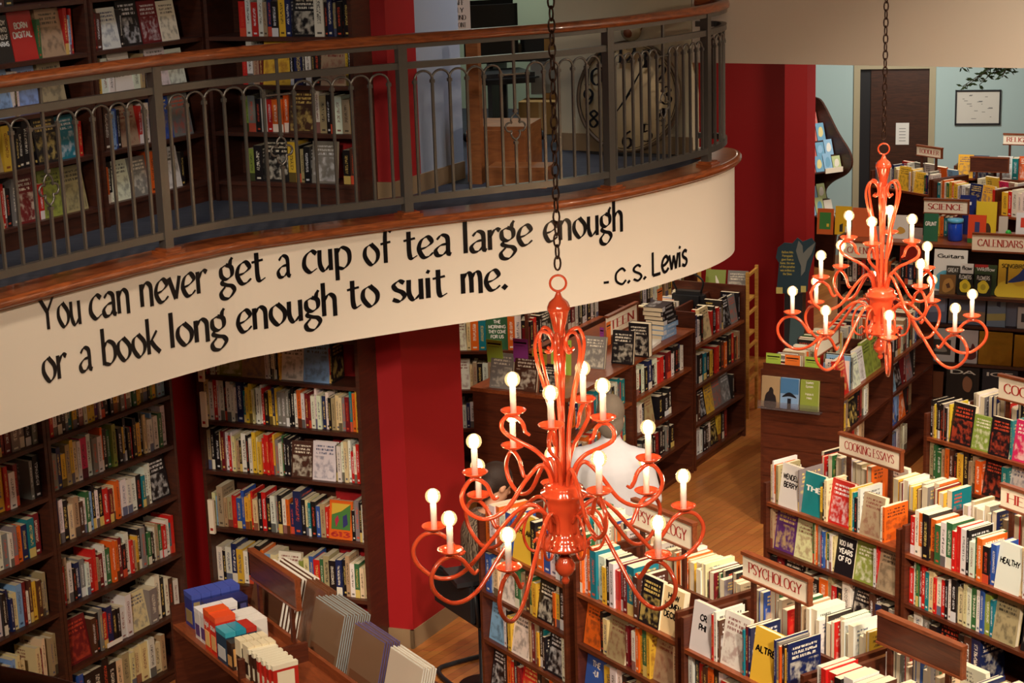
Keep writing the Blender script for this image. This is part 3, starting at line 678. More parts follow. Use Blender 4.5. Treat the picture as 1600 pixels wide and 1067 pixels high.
FP1 = frame((-.215, 9.475), PD); FP2 = frame((.265, 8.735), PD); FP3 = frame((.725, 8.0), PD); FP4 = frame((1.185, 7.275), PD)
for Fx, lb in ((FP1, 'left unit of the psychology row, behind the lower arms of the near chandelier'), (FP2, 'middle unit of the psychology row, right of the near chandelier finial'),
               (FP3, 'psychology unit under the nearer PSYCHOLOGY sign'), (FP4, 'psychology row unit at the bottom edge under the blank sign board')):
    island(Fx, .80 if Fx is FP1 else .82, IZ, 1.10, 'mahogany '+lb)
island_books(FP1, .80, .62, IZ, ['o w o w b [y:THE_AM k o b w k G', 'b+ w c [w G s d G y [k o y k g', '[l w k y [w s m s y k t k [k w s', '[k k o r k m [r k d k o s k g k'], rtoks(15, 3), 'the left psychology unit', 1)
island_books(FP2, .82, .62, IZ, ['o w o t w y k w r m m t+ d [k [c:HOW/WOMEN/DECIDE', '[o k c [s m m w o y G y [s c t', '[b:THE/QUI y w w k d m s r k G w k', rtoks(18, 8)], 'c w w r w k w G c w k w w o w k w', 'the middle psychology unit', 2)
island_books(FP3, .82, .62, IZ, ['[w:CR/PHI t r w d [w t m n [y:ALTRE n g o k y n [w:SUPPR w s k w', 'w k r d o k w r k m s k g w k o', rtoks(18, 9), rtoks(18, 19)], 'G w w k w w w o w k y w w b w w c', 'the unit under the PSYCHOLOGY sign', 3)
island_books(FP4, .82, .62, IZ, ['w r r k w k d w k c w r w k w b w k', rtoks(18, 29), '', ''], '[w G w b w e w c w r w G w b k w w c', 'the unit under the blank board', 4)
CD1 = Vector((.572, -.82)).normalized(); CD2 = Vector((.53, -.848)).normalized()
FC1 = frame((1.375, 10.0), CD1); FC2 = frame((1.965, 9.125), CD2); FC3 = frame((2.515, 11.12), Vector((.58, -.81)))
island(FC1, 1.02, IZ, 1.06, 'mahogany island bookcase under the COOKING ESSAYS sign')
island(FC2, 1.0, IZ, 1.10, 'mahogany island bookcase at the lower right edge holding the health cookbooks')
island(FC3, 1.0, IZ, 1.10, 'mahogany island bookcase under the cropped COOKING sign at the right edge')
island_books(FC1, 1.02, .62, IZ, ['c w o w s [w:WENDELL/BERRY g [t:THE y k c [r y c t k w [s w o [y [k k k w g', 's [v [c G c o w g r b y G w w c [k:100_MIL/YEARS/OF_FO [e w r [s', 'k m [k d k o s r k w [k d n k g', ''], 'w c k w w [w k G w r w k s w w w', 'the COOKING ESSAYS case', 11)
island_books(FC2, 1.0, .62, IZ, ['r w o k o G w G r r w k w G o k b [w:HEALTHY c w r b r w y', 'r w G m r t c r w r k w k c c w G w b e t [s . [k k', 's w g k [k k d n', ''], 'w y w w k w w G w w w w k c w w b w', 'the health cookbook case', 12)
island_books(FC3, 1.0, .62, IZ, ['k s y k k k k g k w y [k [e [k t [p [s [p y', 's G G s o d k y k s s o [k t [w [s k', rtoks(20, 77, DARKP), ''], 'w c k w r w c s w r w [k c w', 'the case under the cropped COOKING sign', 13)
# young adult island (seen end-on)
YD = Vector((.49, .872)).normalized(); FY = frame((2.175, 12.0), YD); YZ = [.95, .70, .45, .18]
island(FY, 1.04, YZ, 1.10, 'mahogany island bookcase with slatted end holding three face-out novels', D=.58, slat_left=True)
FY2 = frame((2.175+YD.x*1.05, 12.0+YD.y*1.05), YD)
island(FY2, 1.0, YZ, 1.02, 'far mahogany unit of the slatted island beside the calendar wall', D=.58)
island_books(FY, 1.04, .58, YZ, ['[r w l l k k g [w [w [e [e [k k d w k', 'k y g s [k k m s w w s . .', 's c k m r s w s k . . .', 'k m s k d w . .'], rtoks(22, 41, 'w w w c w k w c'.split()), 'the slatted-end island', 21)
island_books(FY2, 1.0, .58, YZ, ['r w k r w s m w k d w b [k', '[l [k m s [g k', '[b l [o k s', 'y k l b w s w s w'], rtoks(16, 43), 'the far unit of slatted island', 22)
# teen island
TD = Vector((.49, .872)).normalized(); TZ = [.82, .55, .28, .06]
FT0 = frame((.34, 11.70), TD); FT1 = frame((.34+TD.x*1.02, 11.70+TD.y*1.02), TD); FT2 = frame((.34+TD.x*2.05, 11.70+TD.y*2.05), TD)
island(FT0, 1.0, TZ, 1.08, 'mahogany teen bookcase with slatted end behind the man in the white shirt', D=.70, slat_left=True, top=True, center=False)
island(FT1, 1.0, TZ, 1.08, 'mahogany teen bookcase with stacks of dark novels on its flat top', D=.70, top=True, center=False)
island(FT2, 1.0, [.95, .64, .35, .08], 1.22, 'taller mahogany teen bookcase next to the bamboo shelf', D=.62, hc=1.15)
D1 = 'v k w k w k n k w r r k m w k k n w'; n_ = 'the teen case behind the man'
for Fx, nm, sd, rows in ((FT0, 'the teen case behind the man', 31, [rtoks(18, 51, DARKP)]*3), (FT1, 'the teen case with stacks on top', 32, [D1, 'k g w k [s . k k k k', 'k k g k d k k k m k k g k k'])):
    for i, t in enumerate(rows): run(Fx, .026, .974, TZ[i], t, ['first', 'second', 'third'][i]+' row of '+nm, hmax=.215, seed=sd+i)
for i, (z, t) in enumerate(zip((.95, .64, .35, .08), ('w k n w k k [c r k m r g k [k [g k', 'k g k k t k y k r k d o k k r d o s', 'k k d [k [y [g [g k', 'k g w w k k w [k y k m'))):
    run(FT2, .026, .97, z, t, ['top', 'second', 'third', 'lowest'][i]+' row of the taller teen case', hmax=.24 if i else .235, seed=60+i)
run(back(FT2, 1.0, .62), .03, .95, .95, rtoks(22, 71), 'back row on top of the taller teen case', 'right', hmax=.22)
# fiction cases beyond, by the red column
FL = frame((-.50, 13.12), (.99, -.10)); tall_case(FL, .62, [1.08, .79, .50, .21], 1.45, 'mahogany bookcase just right of the red column under the balcony', D=.3, m=M_CASE)
run(FL, .03, .60, 1.08, '[w c o t [G:THE/MORNING/THEY_COME/FOR_US o w k', 'top row of the case right of the column', hmax=.26, dep=(.12, .15))
run(FL, .03, .60, .79, '[w c s k w s c w e G k s w', 'second row of the case right of the column', hmax=.22)
run(FL, .03, .60, .50, rtoks(14, 5), 'third row of the case right of the column', hmax=.22)
FL2 = frame((.14, 13.03), (.49, .872)); island(FL2, 1.2, [1.08, .8, .5, .2], 1.04, 'mahogany bookcase with a plain flank receding under the balcony', D=.5, hc=1.08)
r_ = bpy.data.objects[-1] if False else None
run(FL2, .03, 1.17, 1.08, 'm k r k k [k c+ k g . s k m w k c k w k w k w', 'top row of the receding plain-flank case', hmax=.22, yf=.05)
MB_ = MB().box(.03, 1.17, -.013, -.001, .1, 1.085); o = MB_.build('flank_panel', M_CASE, None, FL2); o.parent = [x for x in bpy.data.objects if x.get('label', '').startswith('mahogany bookcase with a plain flank')][0]
o.matrix_parent_inverse = Matrix(); o.matrix_local = Matrix.Translation((-.60, -.25, 0))
# case with TEEN sign behind stacks, right of it
FT3 = frame((1.0, 14.3), (.49, .872)); island(FT3, 1.2, [1.05, .75, .45], 1.2, 'mahogany bookcase behind the TEEN sign', D=.5)
run(FT3, .03, 1.17, 1.05, 'r k w k c w w c . s k y k k k w k', 'top row of the case behind the TEEN sign', hmax=.22)

# ================================================================ build the books
def book_geo(b):
    t, d, h = (b['t'], b['d'], b['h'])
    if b['face']: t, d = b['d'], b['t']                    # width along the shelf is the cover
    c = .0022 if b['hard'] else .0008; ins = .003 if b['hard'] else .0006
    # book space: x across the spine, y from the spine back, z up
    cov = [(0, 0, t, c*1.2), (0, c*1.2, c, d), (t-c, c*1.2, t, d)]
    pages = (c, c*1.2, t-c, d-ins, ins, h-ins)
    if b['face']:
        # spine on the viewer's left, cover towards the viewer
        T = Matrix(((0, 1, 0, 0), (-1, 0, 0, t), (0, 0, 1, 0), (0, 0, 0, 1)))
        T = Matrix.Translation((0, 0, 0)) @ Matrix.Rotation(radians(-9), 4, 'X') @ T if b['h'] > .1 else T
    else:
        T = Matrix.Rotation(b['lean'], 4, 'Y')
    return t, d, h, c, cov, pages, T
def add_book(b, V, Fc, UV, CC, AC, MI, M, which='both'):
    t, d, h, c, cov, pg, T = book_geo(b); T = M @ T
    base = tuple(min(1, x*j) for x, j in zip(lin(PAL[b['tok']][0])[:3], b['jit']))+(1,)
    ac = lin(b['acc'])[:3]+(b['seed'],)
    def quad(ps, uv, mi):
        n = len(V); V.extend([T @ Vector(p) for p in ps]); Fc.append((n, n+1, n+2, n+3)); UV.extend(uv); CC.extend([base]*4); AC.extend([ac]*4); MI.append(mi)
    N = [(9, 9)]*4
    if which != 'pages':
        quad([(0, 0, 0), (t, 0, 0), (t, 0, h), (0, 0, h)], [(0, 0), (1, 0), (1, 1), (0, 1)], 0)
        # covers: outer faces; front cover is the -x side when shelved spine out, read with the spine on its left
        quad([(t, 0, 0), (t, d, 0), (t, d, h), (t, 0, h)], [(2, 0), (3, 0), (3, 1), (2, 1)], 0)
        quad([(0, d, 0), (0, 0, 0), (0, 0, h), (0, d, h)], [(4, 0), (5, 0), (5, 1), (4, 1)] if True else N, 0)
        for x0, x1 in ((0, c), (t-c, t)):
            quad([(x0, 0, h), (x1, 0, h), (x1, d, h), (x0, d, h)], N, 0); quad([(x0, d, 0), (x0, 0, 0), (x1, 0, 0), (x1, d, 0)], N, 0)
            quad([(x1, d, 0), (x1, d, h), (x0, d, h), (x0, d, 0)], N, 0)
        quad([(c, c*1.3, 0), (c, c*1.3, h), (c, d, h), (c, d, 0)], N, 0); quad([(t-c, d, 0), (t-c, d, h), (t-c, c*1.3, h), (t-c, c*1.3, 0)], N, 0)
        quad([(c, 0, h), (t-c, 0, h), (t-c, c*1.3, h), (c, c*1.3, h)], N, 0)
    if which != 'cover':
        x0, y0, x1, y1, z0, z1 = pg; x0 += .0002; x1 -= .0002
        for ps in ([(x0, y0, z1), (x1, y0, z1), (x1, y1, z1), (x0, y1, z1)], [(x1, y0, z0), (x0, y0, z0), (x0, y1, z0), (x1, y1, z0)], [(x1, y1, z0), (x0, y1, z0), (x0, y1, z1), (x1, y1, z1)],
                   [(x0, y1, z0), (x0, y0, z0), (x0, y0, z1), (x0, y1, z1)], [(x1, y0, z0), (x1, y1, z0), (x1, y1, z1), (x1, y0, z1)]): quad(ps, N, 1)
def finish(name, data, mats, parent=None, M=None):
    V, Fc, UV, CC, AC, MI = data; me = bpy.data.meshes.new(name); me.from_pydata(V, [], Fc); me.update()
    for m in mats: me.materials.append(m)
    u = me.uv_layers.new(name='UVMap'); u.data.foreach_set('uv', [x for p in UV for x in p])
    for nm, arr in (('col', CC), ('acc', AC)):
        a = me.color_attributes.new(nm, 'FLOAT_COLOR', 'CORNER'); a.data.foreach_set('color', [x for p in arr for x in p])
    me.polygons.foreach_set('material_index', MI)
    o = bpy.data.objects.new(name, me); COL.objects.link(o)
    if parent: o.parent = parent
    if M is not None: o.matrix_local = M
    return o

# ================================================================ CHANDELIERS
def globe_mat():
    m = bpy.data.materials.new('bulb_glass'); m.use_nodes = True; nt = m.node_tree; nt.nodes.clear(); L = nt.links.new
    out = nt.nodes.new('ShaderNodeOutputMaterial'); t = nt.nodes.new('ShaderNodeBsdfTransparent'); g = nt.nodes.new('ShaderNodeBsdfGlossy'); e = nt.nodes.new('ShaderNodeEmission')
    g.inputs['Roughness'].default_value = .03; fr = nt.nodes.new('ShaderNodeFresnel'); fr.inputs[0].default_value = 1.5
    t.inputs[0].default_value = (1, .93, .80, 1); e.inputs[0].default_value = (1, .66, .30, 1); e.inputs[1].default_value = .3
    mx = nt.nodes.new('ShaderNodeMixShader'); ad = nt.nodes.new('ShaderNodeAddShader')
    L(fr.outputs[0], mx.inputs[0]); L(t.outputs[0], mx.inputs[1]); L(g.outputs[0], mx.inputs[2]); L(mx.outputs[0], ad.inputs[0]); L(e.outputs[0], ad.inputs[1]); L(ad.outputs[0], out.inputs[0])
    return m
M_GLOBE = globe_mat()
ARMS = {'low': (.43, -.115, [(.05, -.13), (.056, -.08), (.10, -.04), (.16, -.065), (.25, -.17), (.34, -.27), (.42, -.29), (.485, -.245), (.503, -.19), (.475, -.142), (.43, -.128), (.39, -.148), (.362, -.185), (.345, -.205), (.33, -.195)]),
        'mid': (.29, .085, [(.035, .0), (.045, .07), (.075, .10), (.125, .05), (.19, -.04), (.26, -.07), (.318, -.04), (.337, .01), (.318, .055), (.29, .072), (.255, .05), (.24, .015), (.228, -.002), (.215, .004)]),
        'top': (.158, .27, [(.03, .03), (.05, .10), (.09, .145), (.145, .175), (.19, .205), (.198, .235), (.18, .258), (.155, .26), (.13, .238), (.12, .208), (.105, .195)])}
def chandelier(loc, spec, label, ceil, rot=0):
    r = empty('chandelier', Matrix.Translation(loc) @ Matrix.Rotation(radians(rot), 4, 'Z'), label, 'chandelier', 'orange candle chandeliers')
    body = [(.0001, -.292), (.011, -.287), (.014, -.276), (.009, -.266), (.022, -.258), (.034, -.242), (.034, -.226), (.022, -.208), (.015, -.196), (.022, -.186), (.055, -.178), (.084, -.166), (.087, -.158), (.066, -.150), (.068, -.142), (.053, -.132),
            (.049, -.10), (.051, -.06), (.057, -.03), (.060, -.015), (.074, -.004), (.076, .006), (.062, .012), (.066, .022), (.052, .032), (.024, .04), (.0001, .042)]
    body = [(x, z*(1.1 if z < -.02 else 1)) for x, z in body]
    UP = Matrix.Translation((0, 0, -.04))
    MB().lathe(body, 32).build('vase_body', M_ENAM, r)
    MB().tube([(0, 0, .03), (0, 0, .30), (0, 0, .57)], [.013, .009, .012], 12).build('stem', M_ENAM, r)
    MB().lathe([(.011, .565), (.014, .575), (.034, .655), (.038, .660), (.037, .668), (.03, .684), (.014, .698), (.008, .712), (.006, .72)], 24).build('canopy_cone', M_ENAM, r, UP)
    MB().tube([(.026*cos(a), 0, .745+.026*sin(a)) for a in [2*pi*i/20 for i in range(20)]], .004, 8, closed=True).build('hanging_ring', M_ENAM, r, UP)
    cage = smooth([(x, 0, z) for x, z in [(.022, .03), (.026, .2), (.05, .34), (.078, .45), (.084, .51), (.066, .55), (.038, .543), (.022, .508), (.034, .482), (.05, .487)]], 6)
    for k in range(6):
        MB().tube(cage, .006, 8, T=Matrix.Rotation(radians(60*k+20), 4, 'Z')).build('scroll', M_ENAM, r)
    sc = smooth([(x, 0, z) for x, z in [(.055, -.09), (.085, -.055), (.12, -.08), (.135, -.14), (.12, -.19), (.09, -.20), (.075, -.175), (.09, -.157), (.103, -.17)]], 6)
    for k in range(6): MB().tube(sc, .005, 7, T=Matrix.Rotation(radians(60*k), 4, 'Z')).build('scroll', M_ENAM, r)
    for tier, angs in spec.items():
        Rr, zp, path = ARMS[tier]; pts = smooth([(x, 0, z) for x, z in path], 6); n = len(pts)
        for a in angs:
            T = Matrix.Rotation(radians(a), 4, 'Z')
            arm = MB().tube(pts, [.0075 if i < n-10 else .0075-.0035*(i-n+10)/10 for i in range(n)], 8).build('arm', M_ENAM, r, T)
            P = Matrix.Translation((Rr, 0, zp))
            MB().lathe([(.006, -.016), (.008, -.008), (.02, -.004), (.036, .004), (.043, .011), (.042, .0125), (.034, .0065), (.018, .0005), (.0001, 0)], 24).build('drip_pan', M_ENAM, arm, P)
            MB().lathe([(.0105, .0), (.0105, .086), (.0085, .088), (.0085, .094), (.0001, .094)], 14).build('candle_sleeve', M_CANDLE, arm, P)
            MB().sphere((0, 0, .114), .026, 20).build('bulb', M_GLOBE, arm, P)
            MB().sphere((0, 0, .112), .0165, 12, 0, (1, 1, 1.35)).build('filament', M_FILA, arm, P)
    mb = MB(); z = .77; k = 0
    while z+loc[2] < ceil:
        lk = [(.011*cos(t), 0, .0225*sin(t)) for t in [2*pi*i/12 for i in range(12)]]
        mb.tube(lk, .0034, 5, closed=True, T=Matrix.Translation((0, 0, z)) @ Matrix.Rotation(pi/2*(k % 2)+.5, 4, 'Z')); z += .0375; k += 1
    mb.build('chain', M_CHAIN, r)
    return r
chandelier((.153, 5.905, 2.414), {'low': [180, 212, 246, 313, 20, 48, 95, 133], 'mid': [125, 12, 293, 190], 'top': [172, 62, 258, 328]}, 'large glossy orange candle chandelier in front, hanging before the quotation on the fascia', 6.2, -1.5)
chandelier((1.783, 8.857, 2.372), {'low': [172, 138, 234, 275, 322, 5, 55, 95], 'mid': [133, 42, 189, 308], 'top': [178, 77, 252, 330]}, 'smaller-looking orange candle chandelier at right, hanging before the calendar shelves', 6.2, -11.4)

# ================================================================ SIGNS
def lp(F, px, py, yo=0.):
    "local point of the plane y=yo of frame F on the sight line through a pixel of the photograph (used once to survey positions)"
    I = F.inverted(); o = I @ CAM; d = I.to_3x3() @ ray(px, py); t = (yo-o.y)/d.y; return o+d*t
def sign(F, x0, x1, z0, z1, text, label, y=.31, zb=.95, posts=(.07, .08), style='serif', cat='sign', ink=None, both=False):
    M = F @ Matrix.Translation(((x0+x1)/2, y, zb)); r = empty('section_sign', M, label, cat, 'wooden section signs'); w_ = x1-x0; I = Matrix.Translation((-(x0+x1)/2, -y, -zb))
    for px_ in (x0+posts[0], x1-posts[1]): MB().box(px_-.012, px_+.012, y-.008, y+.008, zb, z0).build('post', M_CASE, r, I)
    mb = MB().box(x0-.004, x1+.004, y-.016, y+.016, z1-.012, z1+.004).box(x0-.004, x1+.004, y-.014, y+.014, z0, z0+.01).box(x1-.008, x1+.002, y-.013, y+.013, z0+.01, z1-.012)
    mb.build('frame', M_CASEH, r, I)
    if text.strip():
        p = MB().box(x0, x1-.0085, y-.006, y+.006, z0+.0105, z1-.0125).build('panel', M_CREAM, r, I)
        lettering('lettering', [text], w_*.80, (z1-z0)*.62, Matrix.Translation(((x0+x1)/2-.004, y-.0075, (z0+z1)/2)), ink or M_REDINK, p, style)
    elif text: MB().box(x0, x1-.0085, y-.006, y+.006, z0+.0105, z1-.0125).build('panel', M_CREAM, r, I)
    else: MB().box(x0, x1-.0085, y-.010, y+.010, z0+.0105, z1-.0125).build('panel', M_CASE, r, I)
    return r
sign(FP2, .09, .565, 1.245, 1.39, 'PSYCHOLOGY', 'PSYCHOLOGY sign behind the right arms of the near chandelier')
sign(FP3, .075, .52, 1.24, 1.366, 'PSYCHOLOGY', 'PSYCHOLOGY sign standing clear in the lower middle, above white page tops')
sign(FP4, .095, .57, 1.22, 1.36, '', 'blank dark wood sign board seen from behind at the lower right')
sign(FC1, .28, .74, 1.235, 1.355, 'COOKING ESSAYS', 'COOKING ESSAYS sign on the case before the slatted end')
sign(FC3, .315, .78, 1.20, 1.356, 'COOKING', 'cropped COOKING sign at the right edge, above the pink cookbook')
sign(FC2, .375, .82, 1.235, 1.36, 'HEALTH', 'cropped HEALTH sign at the right edge, above the health cookbooks')
a = lp(FY, 1300, 505, .29)
sign(FY, .25, .72, 1.14, 1.26, ' ', 'cream sign seen edge-on among books behind the far chandelier', y=.29, zb=.95)
a = lp(FT3, 950, 518, -.02); b_ = lp(FT3, 985, 490, -.02)
M_ORCARD = mat('orange_card', (232, 118, 40), .7); M_GRCARD = mat('green_card', (160, 190, 70), .7); M_PUCARD = mat('purple_card', (150, 60, 150), .7); M_LBLUE = mat('light_blue_plastic', (90, 170, 210), .4)
FTs = frame(at(948, 520, 1.20).xy, TD, 0)
sign(FTs, 0, .50, 1.16, 1.32, 'TEEN', 'TEEN sign with an orange card, behind the stacked dark novels', y=0, zb=1.10)
# small cards and novels in holders
def card(F, x, y, z, w_, h, m, label, tilt=-8, text=None, group='handwritten staff cards'):
    o = MB().box(-w_/2, w_/2, -.0006, .0006, 0, h).build('staff_card', m, None, F @ Matrix.Translation((x, y, z)) @ Matrix.Rotation(radians(tilt), 4, 'X'))
    tag(o, label, 'card', group)
    mb = MB().box(-w_*.42, w_*.42, -.0014, -.0007, h*.80, h*.86)
    mb.build('printed_heading', M_BLACK, o)
    MB().box(-w_*.36, w_*.3, -.0014, -.0007, h*.70, h*.715).build('printed_line', M_DARK, o)
    return o
def novel(F, x, y, z, w_, h, t, tok, label, lines=None, tilt=-9, acc=(240, 232, 214), seed=.4, style='bold', group=None, ink=None, art=None):
    M = F @ Matrix.Translation((x, y, z)) @ Matrix.Rotation(radians(tilt), 4, 'X')
    r = bpy.data.objects.new('book', None); COL.objects.link(r); r.matrix_world = M; r.empty_display_size = .05; tag(r, label, 'book', group)
    b = dict(t=w_, d=t, h=h, tok=tok, face=True, acc=acc, seed=seed if not (lines or art) else .01, hard=True, lean=0, jit=(1, 1, 1))
    def ob(which, nm):
        d_ = ([], [], [], [], [], []); bb = dict(b); bb['face'] = True
        add_book(bb, *d_, Matrix.Rotation(radians(9), 4, 'X'), which); return finish(nm, d_, [M_COVER, M_PAGE], r)
    cv = ob('cover', 'cover'); ob('pages', 'page_block')
    if lines: lettering('title_lettering', lines, w_*.82, min(h*.62, .05*len(lines)), Matrix.Translation((w_/2, -.0012, h*.68)), ink or (M_BLACK if tok in 'wcys' else M_WHITE), cv, style)
    if art: art(cv, w_, h)
    return r
def blobs(cols):                                          # simple cover art: list of (colour name rgb, [(x,z),..]) in cover fractions
    def f(cv, w_, h):
        for i, (rgb, poly) in enumerate(cols):
            mb = MB(); P = smooth([(x*w_, 0, z*h) for x, z in poly], 5, True) if len(poly) > 4 else [Vector((x*w_, 0, z*h)) for x, z in poly]
            mb.add([(p.x, -.0010-.0003*i, p.z) for p in P], [tuple(range(len(P)))])
            mb.build('cover_art', mat('art_%d_%d_%d' % rgb, rgb, .45), cv)
    return f
FE = frame((FY @ Vector((0, .58, 0))).xy, -Vector((FY[0][1], FY[1][1])))      # slatted end, seen from the front
couple = blobs([((34, 30, 34), [(.2, 0), (.2, .3), (.28, .45), (.4, .52), (.45, .62), (.55, .66), (.66, .58), (.68, .45), (.8, .35), (.8, 0)])])
umb = blobs([((70, 120, 170), [(0, .5), (1, .5), (1, 1), (0, 1)]), ((20, 22, 30), [(.1, .38), (.3, .5), (.5, .55), (.7, .5), (.9, .38), (.5, .42)]), ((24, 24, 34), [(.4, 0), (.4, .35), (.6, .35), (.6, 0)])])
for i, (x, tok, ln, ar, lb, cm) in enumerate(((.02, 's', None, couple, 'pale novel with a dark embracing couple, in the holder on the slatted end', M_GRCARD), (.155, 'l', None, umb, 'blue novel with a figure under an umbrella, middle of the slatted end holder', M_ORCARD),
        (.295, 'e', ['Scarlett', 'Epstein', '', 'Hates it', 'Here'], None, 'green novel lettered Scarlett Epstein, right in the slatted end holder', M_GRCARD))):
    novel(FE, x, -.045, .855, .128, .21, .02, tok, lb, ln, -4, art=ar, style='sans')
    card(FE, x+.065, .008, 1.085, .105, .13, cm, ('green', 'orange', 'yellow green')[i]+' staff card above the '+('embracing couple', 'umbrella', 'Scarlett Epstein')[i]+' novel', -3)
h_ = MB().box(-.0, .44, -.06, -.058, .845, .90).box(0, .44, -.06, -.010, .843, .848); o = h_.build('acrylic_holder', M_GLASSY, None, FE); tag(o, 'clear acrylic holder screwed to the slatted end of the island', 'holder')
# novels on the near end of the teen case
FTE = frame((FT0 @ Vector((0, .70, 0))).xy, -Vector((FT0[0][1], FT0[1][1]))); tz = 1.106
novel(FTE, .11, .03, tz, .17, .235, .022, 'g', 'dark grey misty novel under the green card on the teen case end', None, -12)
novel(FTE, .29, .03, tz, .17, .235, .022, 'd', 'brown photographic novel under the purple card on the teen case end', None, -12)
novel(FTE, .47, .05, tz, .12, .19, .03, 'k', 'black novel at the right of the teen case end', None, -12)
card(FTE, .14, .075, tz+.16, .12, .16, M_GRCARD, 'yellow green staff card left on the teen case end', 6)
card(FTE, .33, .075, tz+.18, .11, .16, M_PUCARD, 'purple staff card middle of the teen case end', 0)
card(FTE, .46, .085, tz+.13, .11, .15, mat('olive_card', (176, 160, 60), .7), 'mustard yellow staff card right on the teen case end', -4)
# stacks on the flat top of the teen cases
def lay(F, x, y, z, w_, dp, t, tok, ang, label, group):
    M = F @ Matrix.Translation((x, y, z)) @ Matrix.Rotation(radians(ang), 4, 'Z') @ Matrix(((1, 0, 0, 0), (0, 1, 0, 0), (0, 0, 1, 0), (0, 0, 0, 1)))
    r = bpy.data.objects.new('book', None); COL.objects.link(r); r.matrix_world = M; r.empty_display_size = .05; tag(r, label, 'book', group)
    b = dict(t=t, d=dp, h=w_, tok=tok, face=False, acc=(220, 220, 224), seed=R.uniform(.1, 1), hard=True, lean=0, jit=(1, 1, 1))
    Q = Matrix(((0, 0, 1, 0), (0, 1, 0, 0), (-1, 0, 0, t), (0, 0, 0, 1)))
    for wh, nm in (('cover', 'cover'), ('pages', 'page_block')):
        d_ = ([], [], [], [], [], []); add_book(b, *d_, Q, wh); finish(nm, d_, [M_COVER, M_PAGE], r)
    return r
q0 = lp(FT1, 1022, 545, .05); z = tz
names = ['lowest white', 'pale lower', 'pale middle', 'pale upper', 'dark lowest', 'dark second', 'dark third', 'dark topmost']
lay(FT1, .30, .02, tz, .24, .19, .022, 'w', 6, 'white large book lying flat before the stack of novels on the teen case', 'books lying on the teen case')
x0 = .60
for i, (tok, th) in enumerate((('l', .034), ('l', .034), ('l', .034), ('k', .033), ('k', .033), ('k', .033), ('k', .033))):
    lay(FT1, x0+R.uniform(-.01, .01), .06+R.uniform(-.01, .01), z, .22, .15, th, tok, R.uniform(-5, 5), 'thick %s novel, %s from the bottom of the stack on the teen case' % (('pale blue', 'black')[i > 2], ORD[i]), 'books lying on the teen case'); z += th+.0008
z = tz
for i in range(6):
    lay(FT1, x0-.02+R.uniform(-.01, .01), .29+R.uniform(-.01, .01), z, .22, .16, .036, 's' if i % 2 else 'k', R.uniform(-5, 5)+180, 'thick novel %s from bottom of the rear stack on the teen case' % ORD[i], 'books lying on the teen case') if False else None
    z += .037
novel(FTE, .60, 1.25-.9, tz, .15, .22, .035, 'k', 'black novel standing in the middle of the teen case top', ['DARK'], -6) if False else None
FTx = frame((FT1 @ Vector((-.12, .12, 0))).xy, (.893, -.45))
novel(FTx, 0, 0, tz, .16, .23, .03, 'k', 'black face-out novel before the stacks on the teen case', None, -10)
novel(FTx, .04, .22, tz, .15, .24, .06, 'k', 'thick dark upright novel beside the stacks on the teen case', None, 0, seed=.6)
novel(frame((FT0 @ Vector((.72, .25, 0))).xy, (.893, -.45)), 0, 0, tz, .16, .22, .025, 'g', 'grey tilted novel on the flat top nearer than the stacks', None, -14, seed=.3)
o = card(frame((FT0 @ Vector((.5, .30, 0))).xy, (.893, -.45)), 0, 0, tz, .15, .24, M_GRCARD, 'large bright green staff card behind the scroll cage of the near chandelier', -4)
card(frame(at(940, 500, 1.3).xy, (.893, -.45)), 0, 0, tz+.0, .03, .14, M_PUCARD, 'narrow purple card sticking up under the fascia', 0)
card(FTs, -.03, -.03, 1.12, .07, .17, M_ORCARD, 'orange card clipped to the left of the TEEN sign', 0)
card(FT2, .05, .30, 1.22, .09, .15, M_ORCARD, 'orange card sticking up beside the black bag', 0)

# ================================================================ BAMBOO SHELF + things on it
FB = frame((1.52, 14.98), (.93, -.37)); r = empty('bamboo_shelf', FB @ Matrix.Translation((.21, .16, 0)), 'narrow bamboo shelf rack between the teen case and the red wall', 'shelf'); I = Matrix.Translation((-.21, -.16, 0))
for x, y in ((0, 0), (.40, 0), (0, .30), (.40, .30)): MB().box(x, x+.025, y, y+.025, 0, 1.22).build('post', M_BAMB, r, I)
for z in (.12, .40, .68, .97): MB().box(.025, .40, .005, .32, z-.018, z).build('shelf', M_BAMB, r, I)
for z in (.30, .58, .86, 1.18):
    MB().box(.402, .423, .026, .30, z, z+.02).build('side_rail', M_BAMB, r, I)
for i, (x, tok, ln, lb) in enumerate(((-.33, 'G', None, 'dark green face-out book leaning on top beside the bamboo shelf'), (-.16, 'c', None, 'cream botanical book on top beside the bamboo shelf'), (.03, 'e', None, 'green book with a white bird on the bamboo shelf top'), (.215, 'g', None, 'grey framed-looking book at the right of the bamboo shelf top'))):
    novel(FB, x, .10, .972 if i > 1 else 1.245, .165, .235 if i > 1 else .24, .02, tok, lb, None, -14, seed=.3+i*.1, art=blobs([((236, 232, 220), [(.3, .1), (.5, .2), (.7, .5), (.6, .7), (.5, .8), (.52, .6), (.55, .45), (.35, .3)])]) if i == 2 else None)
for z, toks in ((.68, ('w', 's')), (.40, ('r', 'k')), (.12, ('G', 'w'))):
    for j, tk in enumerate(toks): lay(FB, .05+.02*j, .05, z+.0005+.021*j, .22, .17, .02, tk, 4*j, '%s book, %s on the %s tier of the bamboo shelf' % (PAL[tk][1], ('underneath', 'on top')[j], {.68: 'second', .4: 'third', .12: 'lowest'}[z]), 'books lying on the bamboo shelf')
